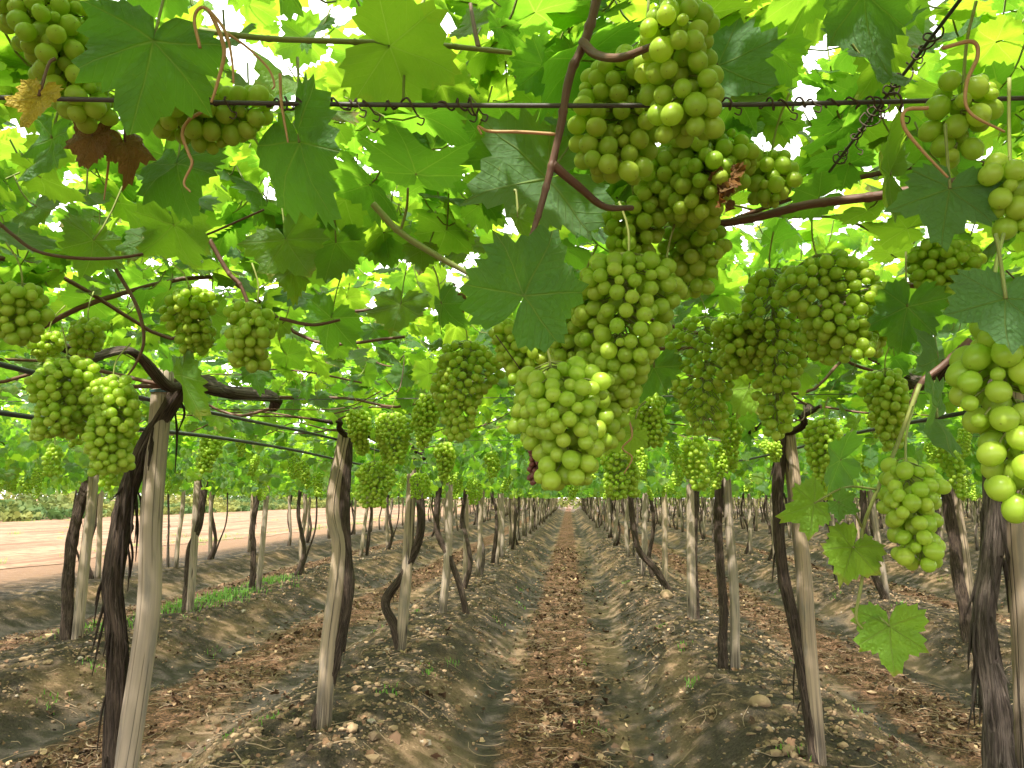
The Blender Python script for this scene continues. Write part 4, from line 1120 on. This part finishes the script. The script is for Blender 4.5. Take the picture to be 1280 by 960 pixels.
# gravel
x, y, z, g = zone_sample(15000, 'ridge', 41)
mb = MB(); V, Fc = ICO[1]
for i in range(len(x)):
    s = g.lognormal(-4.72, .55) * (1 + .02 * y[i]); s = min(s, .042)
    W = V * (1 + g.normal(0, .16, (len(V), 1))) * [s * g.uniform(.8, 1.4), s * g.uniform(.7, 1.1), s * g.uniform(.45, .8)]
    a = g.uniform(0, 6.28); c, sn = math.cos(a), math.sin(a)
    mb.add(W @ np.array([[c, sn, 0], [-sn, c, 0], [0, 0, 1]]) + [x[i], y[i], z[i] + s * .3], [Fc], 0, rnd=np.full(len(V), g.uniform()))
x, y, z, g = zone_sample(16000, 'flank', 45, y1=14)
V0, F0 = ICO[1]; V0 = V0[:]; 
for i in range(len(x)):
    s = min(g.lognormal(-5.1, .45), .018)
    W = V0 * (1 + g.normal(0, .2, (len(V0), 1))) * [s, s * g.uniform(.7, 1), s * .7]
    mb.add(W + [x[i], y[i], z[i] + s * .25], [F0], 0, rnd=np.full(len(V0), g.uniform(0, .3)))
t = NT('gravel_stone'); rn = t.attr('rnd'); nn = t.noise(t.pos(), 40, 4)
c = t.mix(rn, (.15, .10, .06), (.36, .25, .15)); c = t.mix(t.ramp(rn, .88, .90), c, (.33, .30, .26)); c = t.mix(t.ramp(rn, .0, .22), (.08, .06, .045), c)
M['stone'] = t.done(t.princ(t.mix(nn, c, (.2, .13, .075)), .85, .2, t.bump(nn, .5, .01)))
tag(link('gravel', mb.mesh('gravel', [M['stone']], False)), 'loose ochre gravel strewn over the planted ridges', 'gravel', kind='stuff')
# named stones
def stone(px, py, y_, wm, lab, seed):
    p = aty(px, py, y_); zz = float(gz(p[0], p[1])); V, Fc = ICO[3]; g = np.random.default_rng(seed)
    n_ = 1 + .13 * np.sin(V @ g.normal(0, 2.2, 3) + 1) + .08 * np.sin(V @ g.normal(0, 4, 3)) + .05 * np.sin(V @ g.normal(0, 8, 3))
    W = V * n_[:, None] * [wm * .5, wm * .36, wm * .28]
    mb = MB(); mb.add(W, [Fc], 0, rnd=np.full(len(V), .55 + .2 * g.uniform()))
    tag(link('stone', mb.mesh('stone', [M['stone']]), None, (p[0], p[1], zz + wm * .12), (0, 0, g.uniform(0, 3))), lab, 'stone', 'stones lying on the soil')
stone(950, 862, 5.4, .145, 'largest ochre stone on the ridge left of the second right post', 1)
stone(440, 907, 4.7, .085, 'orange stone right of the foot of the bent left post', 2)
stone(985, 922, 4.5, .09, 'flat stone beside the foot of the second right post', 3)
stone(1190, 868, 4.6, .08, 'flat pale stone between the right edge trunk and the dangling leaf', 4)
stone(832, 738, 11.0, .26, 'orange lump of soil at the foot of the fifth right post', 5)
stone(322, 905, 4.7, .07, 'stone on the left lying before the bent left post', 6)
# leaf litter
x, y, z, g = zone_sample(21000, 'litter', 43)
n = len(x); mb = MB(); s = g.lognormal(-4.1, .42, n) * (1 + .02 * y)
nrm = np.stack([g.normal(0, .55, n), g.normal(0, .55, n), np.ones(n)], -1); az = g.uniform(0, 6.28, n)
add_leaves(mb, 'low', np.stack([x, y, z + .008 + g.uniform(0, .02, n)], -1), nrm, np.stack([np.cos(az), np.sin(az), 0 * az], -1), s, g, 0, 2.6)
t = NT('dead_leaf_litter'); lp = t.attr('leaf', 1); sp = t.n("SeparateXYZ"); t.set(sp.inputs[0], lp); rn = sp.outputs[2]
c = t.mix(rn, (.065, .036, .021), (.20, .115, .065)); c = t.mix(t.ramp(rn, .88, .93), c, (.33, .23, .13)); c = t.mix(t.ramp(rn, .0, .3), (.035, .026, .018), c)
M['litter'] = t.done(t.princ(c, .85, .2))
tag(link('leaf_litter', mb.mesh('leaf_litter', [M['litter']])), 'brown dead vine leaves covering the furrow bottoms', 'leaf litter', kind='stuff')
# twigs
x, y, z, g = zone_sample(2600, 'litter', 47, y1=15)
mb = MB()
for i in range(len(x)):
    a = g.normal(0, 1.0) + (0 if g.uniform() < .6 else 1.57); L = g.uniform(.06, .30); k = g.normal(0, .25)
    p = []
    for q_ in range(4):
        u_ = (q_ / 3 - .5) * L; X_ = x[i] + math.cos(a) * u_ - math.sin(a) * k * L * (4 * (u_ / L) ** 2); Y_ = y[i] + math.sin(a) * u_ + math.cos(a) * k * L * (4 * (u_ / L) ** 2)
        p.append([X_, Y_, 0])
    p = np.array(p); p[:, 2] = gz(p[:, 0], p[:, 1]) + .012 + g.uniform(0, .025) + g.uniform(-.008, .01, 4)
    tube(mb, p, [g.uniform(.0018, .0055), .0014], 4, 9)
M['twig'] = stem_material('dry_twig', (.11, .07, .045), (.36, .26, .165), .85)
tag(link('twigs', mb.mesh('twigs', [M['twig']])), 'tangle of dry prunings lying along the furrow', 'twigs', kind='stuff')
# grass tufts
mb = MB(); g = np.random.default_rng(53)
def tuft(cx, cy, n, h, sp):
    for _ in range(n):
        bx, by = cx + g.normal(0, sp), cy + g.normal(0, sp * 1.6); a = g.uniform(0, 6.28); L = h * g.uniform(.5, 1.3); b = g.uniform(.2, .8) * L; zb = float(gz(bx, by))
        wv = np.array([-math.sin(a), math.cos(a), 0]) * g.uniform(.003, .006); dv_ = np.array([math.cos(a), math.sin(a), 0])
        c0 = np.array([bx, by, zb]); c1 = c0 + dv_ * b * .35 + [0, 0, L * .6]; c2 = c0 + dv_ * b + [0, 0, L * .85]
        mb.add([c0 - wv, c0 + wv, c1 + wv * .8, c1 - wv * .8, c2], [np.array([[0, 1, 2, 3]]), np.array([[3, 2, 4]])], 0, leaf=np.array([[0, .3, .3]] * 5))
for px, py, yy in ((205, 765, 9.3), (225, 758, 9.6), (262, 748, 10.2), (280, 742, 10.6), (335, 722, 12.4), (345, 718, 12.9), (125, 785, 8.1), (300, 735, 11.1)):
    p = aty(px, py, yy); tuft(p[0], p[1], 160, .09, .17)
for k in range(60):
    xx, yy, _, _2 = zone_sample(1, 'flank', 7000 + k, 3.6, 16, -6, 7); tuft(xx[0], yy[0], int(g.integers(8, 26)), .045, .05)
for k in range(150):
    yy = g.uniform(9, 60); xx = -10.6 - abs(g.normal(0, 1.0)) if g.uniform() < .55 else g.uniform(-32, -11)
    tuft(xx, yy, int(g.integers(10, 40)), g.uniform(.06, .16), g.uniform(.06, .25))
t = NT('grass_blade'); b_ = t.princ((.10, .22, .035), .6, .3); tr = t.n("BsdfTranslucent"); t.set(tr.inputs[0], (.2, .42, .04)); mx = t.n("MixShader"); mx.inputs[0].default_value = .4
t.t.links.new(b_, mx.inputs[1]); t.t.links.new(tr.outputs[0], mx.inputs[2]); M['grass'] = t.done(mx.outputs[0])
tag(link('grass', mb.mesh('grass', [M['grass']])), 'short green weeds sprouting on the ridges', 'grass', kind='stuff')
# scrub beyond the dirt road and behind the ends of the rows
mb = MB(); g = np.random.default_rng(61); n = 60000
sel = g.uniform(size=n)
x = np.where(sel < .5, -31.5 - np.abs(g.normal(0, 9, n)), np.where(sel < .8, g.uniform(-45, 60, n), g.uniform(39, 50, n)))
y = np.where(sel < .5, g.uniform(10, 170, n), np.where(sel < .8, g.uniform(100, 116, n), g.uniform(45, 124, n)))
hgt = 1.9 + 1.2 * np.clip(hnoise(x, y, 71, 9, 2) + .3, 0, 2)
hgt = np.where(x < -31, hgt * np.clip((-x - 31) / 8, .2, 1.5), hgt * 1.5)
z = g.uniform(0, 1, n) ** .8 * hgt
add_leaves(mb, 'far', np.stack([x, y, z], -1), g.normal(0, 1, (n, 3)) + [0, 0, .6], g.normal(0, 1, (n, 3)), g.uniform(.12, .34, n), g)
t = NT('scrub_leaves'); P = t.pos(); c = t.mix(t.ramp(t.noise(P, .12, 4), .4, .62), (.055, .10, .025), (.19, .19, .045)); b_ = t.princ(c, .7, .2); tr = t.n("BsdfTranslucent"); t.set(tr.inputs[0], c); mx = t.n("MixShader"); mx.inputs[0].default_value = .35
t.t.links.new(b_, mx.inputs[1]); t.t.links.new(tr.outputs[0], mx.inputs[2]); M['scrub'] = t.done(mx.outputs[0])
tag(link('scrub', mb.mesh('scrub', [M['scrub']])), 'band of yellow green scrub beyond the dirt road', 'scrub', kind='stuff')
print('objects', len(bpy.data.objects), 'polys', sum(len(o.data.polygons) for o in bpy.data.objects if o.type == 'MESH'))
